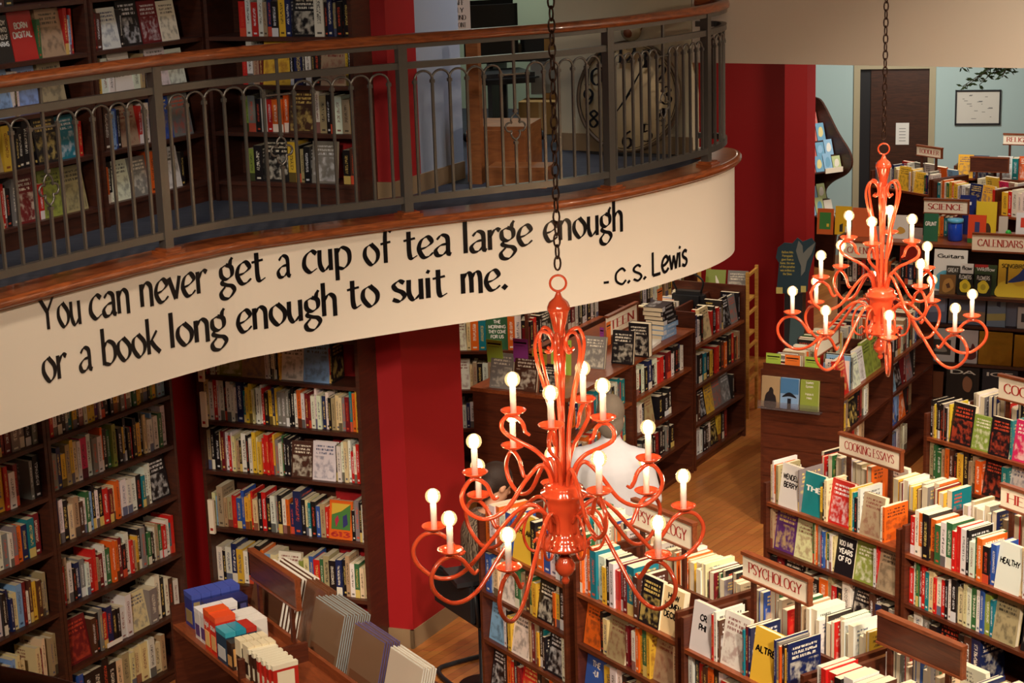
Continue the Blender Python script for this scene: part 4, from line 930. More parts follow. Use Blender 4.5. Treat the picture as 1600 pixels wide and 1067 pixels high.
# dark bag on the teen case
FG = frame((FT2 @ Vector((.72, .36, 0))).xy, (.893, -.45))
r = empty('shoulder_bag', FG @ Matrix.Translation((0, 0, .951)), 'black leather bag with a curled strap on top of the taller teen case', 'bag')
mb = MB(); mb.box(-.13, .13, -.06, .06, .0, .26); mb.build('bag_body', M_DARK, r, bevel=.03)
MB().tube(smooth([(-.1, 0, .25), (-.12, -.03, .36), (0, -.04, .42), (.12, -.02, .35), (.1, 0, .25)], 6), .008, 6).build('strap', M_DARK, r)

# ================================================================ CALENDAR WALL
def plate(F, x, y, z, w_, h, t, rgb, name, label, cat, tilt=-10, group=None, art=None, lines=None, ink=None, edge=None, style='bold'):
    M = F @ Matrix.Translation((x, y, z)) @ Matrix.Rotation(radians(tilt), 4, 'X')
    o = MB().box(0, w_, 0, t, 0, h).build(name, mat('board_%d_%d_%d' % rgb, rgb, .35), None, M); tag(o, label, cat, group)
    if art: art(o, w_, h)
    if lines: lettering('title_lettering', lines, w_*.8, .045*len(lines), Matrix.Translation((w_/2, -.0024, h*(1-.06-.1*len(lines)))), ink or M_WHITE, o, style)
    return o
FCAL = frame((2.519, 14.186), (.91, -.41)); WZ = 2.95; CZ = [1.60, 1.27, .985, .69, .40, .12]
r = empty('calendar_rack', FCAL @ Matrix.Translation((WZ/2, .2, 0)), 'long dark wood display wall of face-out calendars at the right behind the far chandelier', 'shelving'); I = Matrix.Translation((-WZ/2, -.2, 0))
for x in (0, .64, 1.65, WZ-.022): MB().box(x, x+.022, 0, .42, 0, 1.58 if x else 1.62).build('side_panel', M_DCASE, r, I)
MB().box(0.022, WZ-.022, .40, .42, 0, 1.578).build('back_panel', M_DCASE, r, I)
for z in CZ:
    MB().box(.0222 if z < 1.5 else 0, (WZ-.0222) if z < 1.5 else WZ, 0 if z < 1.5 else -.02, .399 if z < 1.5 else .60, z-.022, z).box(*(( .665, WZ-.03, -.27, 0, 1.248, 1.27) if z == 1.27 else (.665, .666, .1, .101, z-.01, z-.009))).build('shelf', M_CASEH if z > 1.5 else M_DCASE, r, I)
rose = lambda c: blobs([(c, [(.5+.36*cos(a)*(1+.07*cos(5*a)), .42+.30*sin(a)*(1+.07*sin(5*a))) for a in [2*pi*i/14 for i in range(14)]]), (tuple(int(v*.78) for v in c), [(.5+.17*cos(a), .42+.14*sin(a)) for a in [2*pi*i/9 for i in range(9)]])])
K = [  # px x0, px x1, px y top, py bottom shelf index, depth offset, colour, lines, art, label
 (1458, 1511, 1, .10, (228, 226, 222), ['Guitars'], blobs([((96, 176, 206), [(.1, .05), (.55, .1), (.6, .35), (.35, .5), (.08, .35)])]), 'tall white guitar calendar with a blue guitar', M_BLACK, .31),
 (1478, 1500, 1, .06, (62, 58, 52), ['GREAT'], None, 'small dark calendar lettered GREAT before the guitar calendar', M_WHITE, .2),
 (1500, 1521, 1, .07, (226, 220, 216), ['flow'], blobs([((226, 160, 160), [(.5, .05), (.95, .05), (.95, .35), (.6, .3), (.5, .2)])]), 'small white calendar lettered flow', M_BLACK, .22),
 (1522, 1558, 1, .06, (58, 76, 44), ['Wildflow'], blobs([((176, 40, 36), [(0, .9), (.6, .9), (.6, 1), (0, 1)]), ((190, 56, 40), [(.2, .1), (.35, .05), (.4, .2), (.3, .3), (.18, .22)])]), 'green wildflower calendar with a red strip on top', M_WHITE, .22),
 (1559, 1612, 1, .03, (222, 184, 52), ['SONGBIRDS'], blobs([((236, 206, 60), [(0, 0), (1, 0), (1, .35), (.6, .3), (.3, .45), (0, .3)]), ((38, 66, 150), [(.3, .4), (.6, .62), (.78, .8), (.9, .7), (.85, .5), (.6, .42)]), ((40, 34, 24), [(.24, .35), (.3, .35), (.3, .8), (.24, .8)])]), 'large yellow songbird calendar with a blue bird at the right edge', M_BLACK, .27),
 (1496, 1521, 1, .0, (22, 22, 20), ['FLOWERS'], rose((214, 190, 40)), 'black calendar with a yellow rose, left of the pair', M_WHITE, .16),
 (1524, 1550, 1, .0, (22, 22, 20), ['FLOWERS'], rose((206, 184, 44)), 'black calendar with a yellow rose, right of the pair', M_WHITE, .16),
 (1468, 1494, 1, .0, (120, 84, 44), None, blobs([((166, 122, 62), [(.2, .2), (.5, .1), (.9, .4), (.7, .8), (.3, .7)]), ((84, 52, 30), [(.5, .3), (.7, .35), (.6, .6), (.4, .5)])]), 'brown calendar with tangled leaves left of the yellow roses', None, .145),
 (1448, 1480, 2, .03, (112, 118, 150), None, blobs([((146, 156, 190), [(.1, .3), (.9, .35), (.9, .8), (.1, .8)])]), 'slate blue calendar at the left of the second calendar row', None, .24),
 (1482, 1540, 2, .02, (104, 112, 140), None, blobs([((150, 130, 110), [(0, .1), (1, .1), (1, .45), (0, .5)])]), 'wide blue and sand landscape calendar in the second calendar row', None, .22),
 (1542, 1572, 2, .0, (120, 140, 170), None, blobs([((176, 170, 110), [(0, .2), (1, .25), (1, .5), (0, .45)]), ((60, 70, 110), [(.5, .75), (.7, .7), (.7, .9), (.5, .88)])]), 'pale blue beach calendar in the second calendar row', None, .21),
 (1572, 1612, 2, .05, (122, 128, 156), None, None, 'lavender calendar with thin lettering at the right edge', M_WHITE, .27),
 (1590, 1620, 2, .0, (206, 206, 210), None, blobs([((60, 60, 70), [(.2, .3), (.8, .3), (.8, .7), (.2, .7)])]), 'white bordered calendar low at the right edge', None, .16),
 (1449, 1493, 3, .0, (200, 200, 206), None, blobs([((62, 58, 56), [(.16, .2), (.84, .2), (.84, .66), (.16, .66)]), ((150, 146, 140), [(.25, .3), (.7, .3), (.6, .45), (.4, .5), (.3, .4)])]), 'white calendar with a framed black and white photo', None, .25),
 (1499, 1528, 3, .0, (196, 192, 200), None, blobs([((96, 30, 34), [(.3, .2), (.6, .1), (.95, .2), (.85, .5), (.7, .6), (.6, .45), (.4, .5), (.35, .35)])]), 'white calendar with a dark red leaf', None, .25),
 (1529, 1582, 3, .0, (190, 150, 60), None, None, 'shiny gold foil calendar in the third calendar row', None, .25),
 (1584, 1625, 3, .0, (38, 30, 26), None, None, 'near black calendar right of the gold foil one', M_GLASSY, .24),
 (1454, 1474, 4, .0, (110, 62, 36), None, None, 'brown calendar low at the left of the fourth calendar row', None, .2),
 (1478, 1530, 4, .0, (38, 30, 28), ['DA'], blobs([((150, 104, 76), [(.55, .3), (.72, .25), (.8, .5), (.7, .72), (.55, .68), (.5, .5)]), ((22, 16, 14), [(.5, .75), (.8, .75), (.86, .4), (.8, .3), (.78, .6), (.6, .74)])]), 'dark calendar with an old portrait of a woman', M_WHITE, .25),
 (1534, 1590, 4, .0, (46, 44, 54), ['ICE'], None, 'dark grey calendar behind the stacked cookbooks', M_WHITE, .25),
]
FRONT = frame((FCAL @ Vector((0, 0, 0))).xy, Vector((.91, -.41)))
for x0, x1, sh, yo, rgb, lines, art, lb, ink, hh in K:
    z = CZ[sh]; zc = CZ[sh]+.1; pym = {1: 430, 2: 490, 3: 545, 4: 600}[sh]
    yo -= .25 if sh == 1 else 0
    a, b_ = lp(FCAL, x0, pym, yo+.03), lp(FCAL, x1, pym, yo+.03)
    o = plate(FCAL, a.x, yo+.02, z+.001, b_.x-a.x-.004, hh, .006, rgb, 'calendar', lb, 'calendar', -9, 'face-out calendars on the display wall', art, lines, ink, style='sans')
    if 'gold foil' in lb: o.data.materials[0] = mat('gold_foil', (226, 178, 70), .16, 1, bump=.6, bscale=9)
# things standing on its top
T = [(1276, 1302, .15, (206, 96, 40), 'orange framed green picture book at the left end of the display wall top', .20, [(( 60, 130, 60), [(.15, .2), (.85, .2), (.85, .85), (.15, .85)]), ((230, 190, 60), [(.6, .3), (.75, .3), (.75, .42), (.6, .42)])]),
     (1304, 1330, .17, (236, 190, 40), 'yellow spiral picture book on the display wall top', .22, [((50, 50, 50), [(.3, .1), (.5, .1), (.5, .4), (.3, .35)]), ((240, 240, 230), [(.65, .08), (.9, .08), (.9, .3), (.65, .3)])]),
     (1331, 1360, .13, (222, 108, 60), 'plain orange booklet on the display wall top', .22, None),
     (1395, 1420, .12, (226, 222, 216), 'white card with a small yellow animal between the candles', .18, [((206, 160, 70), [(.2, .25), (.5, .2), (.8, .3), (.7, .45), (.4, .5)])]),
     (1443, 1466, .08, (44, 104, 76), 'green book titled GRUNT under the SCIENCE sign', .21, None),
     (1512, 1541, .10, (208, 70, 36), 'red and orange dotted picture book right of the SCIENCE sign', .21, [((50, 60, 110), [(.38, .3), (.65, .3), (.65, .75), (.38, .75)]), ((52, 110, 52), [(.0, .0), (1, 0), (1, .16), (0, .16)])]),
     (1498, 1524, .42, (26, 44, 112), 'dark blue book with white dots behind the SCIENCE sign', .30, [((236, 236, 240), [(.3, .6), (.4, .6), (.4, .68), (.3, .68)]), ((236, 236, 240), [(.6, .75), (.72, .75), (.72, .83), (.6, .83)])]),
     (1524, 1557, .34, (224, 196, 50), 'yellow book with a dark head silhouette', .27, [((70, 50, 36), [(.4, 0), (.7, 0), (.75, .25), (.6, .4), (.42, .3)])]),
     (1560, 1575, .14, (190, 180, 170), 'grey pictorial book near the toy frog', .20, None),
     (1587, 1612, .10, (214, 214, 218), 'white booklet with a red panel at the right edge', .24, [((206, 60, 40), [(.3, .55), (.95, .55), (.95, .85), (.3, .85)])])]
for x0, x1, yo, rgb, lb, hh, art in T:
    a, b_ = lp(FCAL, x0, 345, yo), lp(FCAL, x1, 345, yo)
    plate(FCAL, a.x, yo, 1.6005, b_.x-a.x-.004, hh, .014, rgb, 'book', lb, 'book', -8, None, blobs(art) if art else None, ['', 'GRUNT'] if 'GRUNT' in lb else None, M_WHITE)
a = lp(FCAL, 1492, 352, .14); r = empty('jar', FCAL @ Matrix.Translation((a.x, .16, 1.6005)), 'blue transparent plastic jar of small things on the display wall top', 'jar')
MB().lathe([(.05, 0), (.055, .01), (.055, .13), (.048, .14)], 20).build('jar_body', mat('blue_plastic', (30, 70, 190), .15), r); MB().lathe([(.056, .14), (.06, .142), (.06, .165), (.0001, .168)], 20).build('lid', M_LBLUE, r)
a = lp(FCAL, 1577, 350, .1); r = empty('toy_frog', FCAL @ Matrix.Translation((a.x, .1, 1.6005)), 'shiny green toy frog near the right edge of the display wall top', 'toy')
mb = MB(); mb.sphere((0, 0, .06), .035, 12, 0, (1, 1.2, .9)); mb.sphere((0, -.03, .095), .022, 12); mb.build('body', mat('toy_green', (50, 170, 70), .15), r)
MB().tube([(-.03, -.01, .05), (-.06, -.03, .03), (-.05, -.04, .0)], .007, 6).tube([(.03, -.01, .05), (.06, -.03, .03), (.05, -.04, .0)], .007, 6).build('legs', MATS['toy_green'], r)
for i in range(14):
    pass
run(FCAL, .58, .83, 1.6, 'k k G y o t k r', 'thin spines behind the candles on display wall', hmax=.19, yf=.3, dep=(.1, .12))
for z, tk in ((1.27, 'k s k w k r k g k s m k o k s d k k n k g'), (.985, 's s o s s o s o s s o s m s s o s s'), (.69, 'k g k s w k g k m k s k')): run(FCAL, .03, .63, z, tk, {1.27: 'upper', .985: 'middle', .69: 'lower'}[z]+' row left of calendars behind the far chandelier', hmax=.2, yf=.02)
plate(FCAL, lp(FCAL, 1405, 400, .04).x, .04, 1.2705, .17, .29, .01, (196, 50, 36), 'book', 'red book with a framed landscape behind the far chandelier', 'book', -6, None, blobs([((206, 190, 160), [(.1, .05), (.95, .05), (.95, .6), (.1, .6)]), ((120, 96, 70), [(.2, .12), (.85, .12), (.7, .4), (.3, .35)])]))
def lsign(F, px0, px1, pym, y, h, text, label, style='serif'):
    a, b_, c = lp(F, px0, pym, y), lp(F, px1, pym, y), lp(F, (px0+px1)/2, pym, y)
    return sign(F, a.x, b_.x, c.z-h/2, c.z+h/2, text, label, y=y, zb=1.601, posts=(.06, .06))
lsign(FCAL, 1444, 1514, 323, .30, .115, 'SCIENCE', 'SCIENCE sign above the green GRUNT book')
lsign(FCAL, 1519, 1612, 380, -.02, .135, 'CALENDARS', 'CALENDARS sign at the right edge above the songbird calendar') if False else None
a, b_, c = lp(FCAL, 1519, 377, -.27), lp(FCAL, 1608, 384, -.27), lp(FCAL, 1560, 380, -.27)
for x0_, x1_, tx, lb in ((a.x, b_.x, 'CALENDARS', 'CALENDARS sign at the right edge above the songbird calendar'), (lp(FCAL, 1318, 368, -.03).x, lp(FCAL, 1390, 368, -.03).x, 'CALENDARS', 'CALENDARS sign half hidden behind the far chandelier')):
    M = FCAL @ Matrix.Translation(((x0_+x1_)/2, -.045, 1.53)) if 'half' in lb else FCAL @ Matrix.Translation(((x0_+x1_)/2, -.27, c.z)); r = empty('section_sign', M, lb, 'sign', 'wooden section signs'); hw = (x1_-x0_)/2
    MB().box(-hw, hw, -.008, .022, .055, .07).box(-hw, hw, -.008, .022, -.07, -.058).build('frame', M_CASEH, r); p = MB().box(-hw, hw, -.003, .006, -.0575, .0545).build('panel', M_CREAM, r)
    lettering('lettering', [tx], hw*1.6, .08, Matrix.Translation((0, -.0045, 0)), M_REDINK, p, 'serif')
# torn-edge blue poster with an eagle, left of it
a = lp(FCAL, 1245, 420, -.02); M = FCAL @ Matrix.Translation((a.x-.01, .0, 1.60))
FPo = frame(at(1212, 460, 1.35).xy, (.96, -.25)); r = empty('standing_poster', Matrix.Translation((at(1240, 440, 1.35).x, at(1240, 440, 1.35).y, 0)), 'dark blue torn-edge standee with yellow text and a grey eagle', 'poster'); I = r.matrix_world.inverted()
sil = [(0, .06), (.02, .3), (-.005, .34), (.01, .42), (.06, .46), (.12, .455), (.16, .50), (.20, .47), (.27, .50), (.30, .46), (.29, .38), (.27, .30), (.25, .22), (.24, .08), (.12, .06)]
P0 = at(1213, 458, 1.16); FPo = frame(P0.xy, (.96, -.25), P0.z-.06)
mb = MB(); n = len(sil); mb.add([(x, y, z) for y in (0, .012) for x, z in sil], [tuple(range(n)), tuple(range(n, 2*n))[::-1]]+[(i, (i+1) % n, n+(i+1) % n, n+i) for i in range(n)]); b0 = mb.build('board', mat('poster_blue', (34, 62, 76), .6), r, I @ FPo)
lettering('poster_lettering', ['Before Mrs', 'Pennypack', 'gave them a', 'home, the view', 'of the paradise', 'was endless as', 'the Skies'], .13, .20, Matrix.Translation((.085, -.002, .30)), mat('yellow_ink', (206, 190, 90), .6), b0, 'sans')
MB().add([(x, -.003, z) for x, z in [(.15, .40), (.17, .48), (.20, .44), (.205, .38), (.24, .42), (.30, .47), (.27, .38), (.235, .32), (.22, .24), (.19, .20), (.19, .28), (.17, .33)]], [tuple(range(12))]).build('eagle', mat('eagle_grey', (120, 124, 120), .7), b0)
MB().box(0, .05, -.012, -.010, .06, .11).box(.19, .23, -.012, -.010, .075, .125).build('label_strip', mat('yellow_tape', (206, 190, 110), .6), b0)
MB().box(.06, .20, .013, .30, -(P0.z-.06), .06).build('stand', M_DARK, b0)
MB().add([(x, -.004, z) for x, z in [(.09, -.50), (.19, -.52), (.22, -.20), (.11, -.12)]], [(0, 1, 2, 3)]).build('stand_print', mat('chalk_print', (74, 96, 100), .8), b0)
for o in b0.children:
    if o.name.startswith('stand_print'): o.location = (0, .012, 0)

# ================================================================ CHILDREN'S CORNER
FTD = frame((3.80, 19.55), (.545, -.84)); island(FTD, .86, [1.10, .78, .46], 1.26, 'mahogany case of picture books in front of the brown door', D=.5, hc=1.15)
FTD2 = frame((3.80+.545*.88, 19.55-.84*.88), (.545, -.84)); island(FTD2, .86, [1.06, .74, .42], 1.26, 'mahogany case of picture books nearest the SCIENCE sign', D=.5, hc=1.12)
run(FTD, .03, .84, 1.10, 'l g [w w n c c [y w y c [y G n g w', 'picture book row in front of the brown door', hmax=.25, thick=(.02, .04))
run(FTD2, .03, .84, 1.06, 't c o w G y o y w g w g [n [y r w', 'picture book row above the SCIENCE sign', hmax=.22, thick=(.02, .04))
run(back(FTD, .86, .5), .03, .84, 1.10, '[l [o [w [g w [r [o', 'back row of picture books before the door', 'right', hmax=.27)
run(back(FTD2, .86, .5), .03, .84, 1.06, 'w [s [p [y w', 'back row of picture books at right', 'right', hmax=.24)
FTD3 = frame((3.80+.545*1.75, 19.55-.84*1.75), (.545, -.84)); island(FTD3, .8, [1.02, .7], 1.15, 'mahogany picture book case with a row of white spines', D=.5, hc=1.1)
run(FTD3, .02, .78, 1.02, 'y+ r+ w+ w+ w+ w+ w+ w+', 'row of thick white spines at right', hmax=.25)
c = lp(FTD, 1452, 238, .25)
sign(FTD, lp(FTD, 1433, 236, .25).x, lp(FTD, 1472, 242, .25).x, c.z-.05, c.z+.06, 'TODDLER', 'TODDLER sign in front of the brown door', y=.25, zb=1.15)
FR_ = frame((4.72, 19.75), (.90, -.42)); island(FR_, 1.6, [1.12, .8, .5], 1.25, 'mahogany case under the RELIGION sign at the far right', D=.5, hc=1.2)
run(FR_, .03, 1.5, 1.12, '[y [n w . [w t [o [o b b . [s w', 'row under the RELIGION sign', hmax=.27)
sign(FR_, .18, .58, 1.20, 1.36, '', 'blank brown sign board at the far right before the picture books', y=-.05, zb=1.125)
c = lp(FR_, 1590, 218, .25); sign(FR_, lp(FR_, 1568, 214, .25).x, lp(FR_, 1625, 222, .25).x, c.z-.06, c.z+.06, 'RELIGION', 'RELIGION sign at the right edge under the black framed window', y=.25, zb=1.13)
# greeting card rack
FK = frame((2.84, 19.98), (.86, .5)); r = empty('card_rack', FK @ Matrix.Translation((.45, .2, 0)), 'dark wood greeting card rack with curved side beside the red column', 'shelving'); I = Matrix.Translation((-.45, -.2, 0))
prof = [(.40, .0), (.05, .0), (.02, .35), (.0, .5), (.10, .68), (.20, .86), (.10, .98), (-.14, 1.10), (-.24, 1.22), (-.20, 1.36), (.0, 1.55), (.26, 1.85), (.40, 1.9)]
pf = [(p.x, p.y) for p in smooth([(a_, b_, 0) for a_, b_ in prof[1:]], 4)]+[(.40, 0)]
for x in (0, .88):
    mb = MB(); n = len(pf); mb.add([(xx, y, z) for xx in (x, x+.025) for y, z in pf], [tuple(range(n)), tuple(range(n, 2*n))[::-1]]+[(i, (i+1) % n, n+(i+1) % n, n+i) for i in range(n)]); mb.build('side_panel', M_DCASE, r, I)
MB().box(.026, .879, .38, .40, 0, 1.88).build('back_panel', M_DCASE, r, I)
cr = [(236, 226, 210), (224, 196, 190), (150, 190, 220), (240, 236, 226), (214, 120, 110), (196, 206, 150), (230, 214, 150), (120, 170, 200)]
for tz_, rows in ((1.16, 4), (.66, 2)):
    for k in range(rows):
        zz = tz_+.145*k; yy = -.13+.135*k if tz_ > 1 else .0+.12*k
        MB().box(.026, .879, yy-.01, yy+.13, zz-.012, zz).build('tray', M_DCASE, r, I)
        MB().box(.60, .84, yy-.022, yy-.0105, zz-.02, zz+.035).build('price_label', M_CREAM, r, I) if k == 0 else None
        for j in range(7):
            c_ = cr[(j*3+k*5+int(tz_*10)) % 8]; hh = .15+.02*((j+k) % 3)
            o = plate(FK, .035+.12*j, yy+.03, zz+.001, .112, hh, .003, c_, 'greeting_card', 'x', 'card', -16, 'greeting cards in the rack', blobs([(cr[(j+k*3+2) % 8], [(.2, .3), (.5, .2), (.8, .4), (.7, .75), (.35, .7)])]))
            o['label'] = '%s greeting card, %s from left, %s row of rack beside red column' % (['cream', 'rosy', 'pale blue', 'white', 'salmon', 'pale green', 'straw', 'sky blue'][(j*3+k*5+int(tz_*10)) % 8], ORD[j], (['lowest', 'second lowest', 'second highest', 'top'][k] if tz_ > 1 else ['bottom tier front', 'bottom tier rear'][k]))
            if tz_ < 1 or k > 2: pass
# hill poster, framed map, papers
P1 = at(1276, 188, 1.78); FPt = frame((3.28, 21.0), (.98, -.19)); o = MB().box(-.35, .09, 0, .006, 1.52, 2.35).build('wall_poster', mat('poster_cream', (214, 220, 208), .7), None, FPt); tag(o, 'tall poster of a green hill and a dark standing figure behind the card rack', 'poster')
mb = MB().add([(x, -.002, z) for x, z in [(-.35, 1.52), (.09, 1.52), (.09, 1.86), (.0, 1.80), (-.12, 1.72), (-.22, 1.68), (-.35, 1.66)]], [tuple(range(7))]); mb.build('green_hill', mat('hill_green', (70, 130, 70), .7), o)
MB().add([(x, -.003, z) for x, z in [(-.09, 1.92), (-.07, 2.02), (-.10, 2.1), (-.06, 2.18), (-.03, 2.1), (-.05, 2.02), (-.02, 1.93), (-.045, 1.92), (-.055, 1.98), (-.065, 1.92)]], [tuple(range(10))]).build('figure', M_BLACK, o)
def onwall(px, py): # local t, z on the far wall
    Fw = frame(KP, KD); a_ = lp(Fw, px, py, -.03); return a_.x, a_.z
Fw = frame(KP, KD)
(t0, z1), (t1, z0) = onwall(1493, 141), onwall(1563, 195)
r = empty('framed_print', Fw @ Matrix.Translation(((t0+t1)/2, -.02, (z0+z1)/2)), 'black framed pale map print on the blue wall right of the door', 'picture'); hw, hh = (t1-t0)/2, (z1-z0)/2
MB().box(-hw, hw, -.012, .018, hh-.018, hh).box(-hw, hw, -.012, .018, -hh, -hh+.018).box(-hw, -hw+.018, -.012, .018, -hh, hh).box(hw-.018, hw, -.012, .018, -hh, hh).build('frame', M_DARK, r)
p = MB().box(-hw+.018, hw-.018, .0, .01, -hh+.018, hh-.018).build('print', mat('map_paper', (214, 210, 200), .5), r)
mb = MB(); rr = random.Random(3)
for i in range(16):
    x, z = rr.uniform(-hw*.7, hw*.7), rr.uniform(-hh*.7, hh*.7); mb.box(x, x+rr.uniform(.01, .06), -.001, 0, z, z+.006)
mb.build('map_lines', mat('grey_ink', (110, 110, 110), .7), p)
for (xa, ya, xb, yb, lb) in ((1400, 193, 1420, 227, 'white notice with typed lines on the brown door'), (1381, 147, 1394, 172, 'small white notice on the dark strip left of the brown door')):
    (t0, z1), (t1, z0) = onwall(xa, ya), onwall(xb, yb); yy = .025 if xa == 1400 else .055
    o = MB().box(t0, t1, yy-.002, yy, z0, z1).build('notice', M_WHITE, None, Fw); tag(o, lb, 'notice')
    mb = MB()
    for k in range(5): mb.box(t0+(t1-t0)*.25, t1-(t1-t0)*.25, yy-.003, yy-.0021, z1-(z1-z0)*(.25+.14*k)-.006, z1-(z1-z0)*(.25+.14*k))
    mb.build('typed_lines', MATS['grey_ink'], o)
# leafy branch hanging from the ceiling
c0 = at(1590, 98, 2.75); r = empty('hanging_branch', Matrix.Translation(c0), 'leafy green branch hanging from the ceiling above the framed print', 'plant'); rr = random.Random(5)
M_LEAF = mat('leaf_green', (58, 84, 50), .5); M_TWIG = mat('twig', (70, 50, 36), .8); tw = MB(); lf = MB()
for k in range(9):
    e_ = Vector((-.05-.40*rr.random(), rr.uniform(-.1, .1), -.02-.20*rr.random())); pts = smooth([(0.08, 0, .1), tuple(e_*.5+Vector((0, 0, .05))), tuple(e_)], 6); tw.tube(pts, .003, 5)
    for i in range(2, len(pts)):
        for s_ in (-1, 1):
            a_ = rr.uniform(0, 6.28); d_ = Vector((cos(a_), sin(a_)*.6, rr.uniform(-.8, .3))).normalized(); q = d_.orthogonal().normalized()*.013; b0_ = pts[i]; L_ = rr.uniform(.05, .075)
            lf.add([b0_, b0_+d_*L_*.5+q, b0_+d_*L_, b0_+d_*L_*.5-q], [(0, 1, 2, 3)])
tw.tube([(0.08, 0, .1), (.1, 0, ZW-c0.z)], .006, 6); tw.build('twigs', M_TWIG, r); lf.build('leaves', M_LEAF, r)

# ================================================================ FRONT LEFT GIFT DISPLAY
FD = frame((-1.68, 8.485), (.527, -.85)); FD0 = FD
r = empty('gift_display', FD @ Matrix.Translation((.9, .4, 0)), 'mahogany display counter at the bottom left with gift boxes in front and calendar bins behind', 'display case'); I = Matrix.Translation((-.9, -.4, 0))
for x in (0, .78, 1.83): MB().box(x, x+.022, 0, .34 if x == .78 else .72, 0, 1.04).build('side_panel', M_CASE, r, I)
MB().box(.023, 1.83, .002, .34, .928, .95).build('counter', M_CASEH, r, I); MB().box(.023, 1.83, .0, .34, .60, .62).build('shelf', M_CASE, r, I)
MB().box(.023, 1.83, .34, .36, .1, 1.0).build('divider', M_CASEH, r, I); MB().box(.023, 1.83, .36, .72, .825, .845).build('bin_floor', M_CASE, r, I)
MB().box(.023, 1.83, .70, .72, .7, .93).build('bin_front', M_CASE, r, I); MB().box(.023, 1.6, .03, .05, 0, .15).build('toe_kick', M_CASE, r, I)
a = lp(FD, 392, 858, .33); b_ = lp(FD, 464, 897, .33)
sign(FD, a.x, b_.x, 1.18, 1.33, '', 'blank brown sign board seen from behind over the calendar bins at the lower left', y=.33, zb=1.0)
M_WBOX = mat('box_white', (226, 222, 222), .5)
def gbox(x, y, z, w_, d_, h, body, face, label, ang=0, cap=None, lines=None, group='gift boxes on the counter'):
    h *= 1.13
    M = FD @ Matrix.Translation((x, y, z)) @ Matrix.Rotation(radians(ang), 4, 'Z')
    o = MB().box(0, w_, 0, d_, 0, h).build('gift_box', mat('boxm_%d_%d_%d' % body, body, .35), None, M); tag(o, label, 'box', group)
    if cap: MB().box(-.0006, w_+.0006, -.0006, d_+.0006, h*.86, h+.0008).build('lid_band', mat('boxm_%d_%d_%d' % cap, cap, .35), o)
    if face: MB().box(w_*.12, w_*.88, -.0012, 0, h*.12, h*.5).build('front_picture', mat('boxm_%d_%d_%d' % face, face, .4), o)
    if face: MB().box(w_, w_+.0012, d_*.16, d_*.84, h*.14, h*.78).build('side_picture', mat('boxm_%d_%d_%d' % face, face, .4), o)
    if lines: lettering('box_lettering', lines, w_*.8, h*.28, Matrix.Translation((w_/2, -.0014, h*.68)), M_BLACK if sum(body) > 450 else M_WHITE, o, 'bold')
    return o
zc = .9505
for i in range(5): gbox(.045, .06+.050*i, zc, .095, .047, .15, (46, 56, 128), (150, 130, 90), 'dark blue boxed gift set, %s from the front in the left row' % ORD[i], 0, (70, 84, 170))
for i in range(4): gbox(.155+.0*i, .10+.052*i, zc, .075, .05, .125, (30, 30, 60), (70, 70, 120), 'navy boxed gift, %s from the front in the second row' % ORD[i], 0, (44, 44, 96))
for i in range(5): gbox(.235+.064*(i % 2), .03+.066*(i//2), zc, .060, .062, .135, (214, 208, 206), (86, 58, 116), 'white and purple lettered pocket box, %s of the white cluster' % ORD[i], 0, (226, 222, 224), None)
for i in range(4): gbox(.375+.044*i, .13, zc, .041, .13, .13, (222, 216, 210), None, 'plain white boxed book, %s from left behind the orange boxes' % ORD[i])
gbox(.385, .015, zc, .066, .10, .175, (214, 56, 30), (230, 190, 120), 'orange red origami box at the left', 0, (226, 90, 40), ['Kirigami']); gbox(.455, .015, zc, .066, .10, .17, (206, 44, 30), (220, 170, 110), 'red origami box at the right', 0, (224, 80, 40), ['ORIGAMI'])
for i in range(3): gbox(.53, .012+.052*i, zc, .11, .049, .14, (34, 60, 84), (200, 200, 200), 'teal topped deck box, %s from the front' % ORD[i], 0, [(60, 160, 180), (40, 140, 166), (180, 50, 40)][i])
for i in range(2): gbox(.645, .012+.05*i, zc, .055, .046, .115, (46, 30, 24), (200, 150, 90), 'dark brown small picture box, %s from the front' % ORD[i], 0, (60, 40, 30))
for i in range(8): gbox(.70+.002*i+(.0 if i < 4 else .075), .03+.034*(i % 4), zc, .06, .031, .14, (226, 212, 180), (40, 26, 20), 'cream edged %s notebook, %s from the front by the bottom edge' % ('left' if i < 4 else 'right', ORD[i % 4]), 0, None, None, 'notebooks on the counter')
for i in range(10): gbox(.83+.025*i, .03+.01*(i % 2), zc, .022, .12, .13, (176, 40, 30) if i > 2 else (60, 36, 26), (226, 216, 190), 'narrow %s boxed deck, %s along the counter at the bottom edge' % ('dark brown' if i < 3 else 'red', ORD[i]), 0, (228, 220, 196))
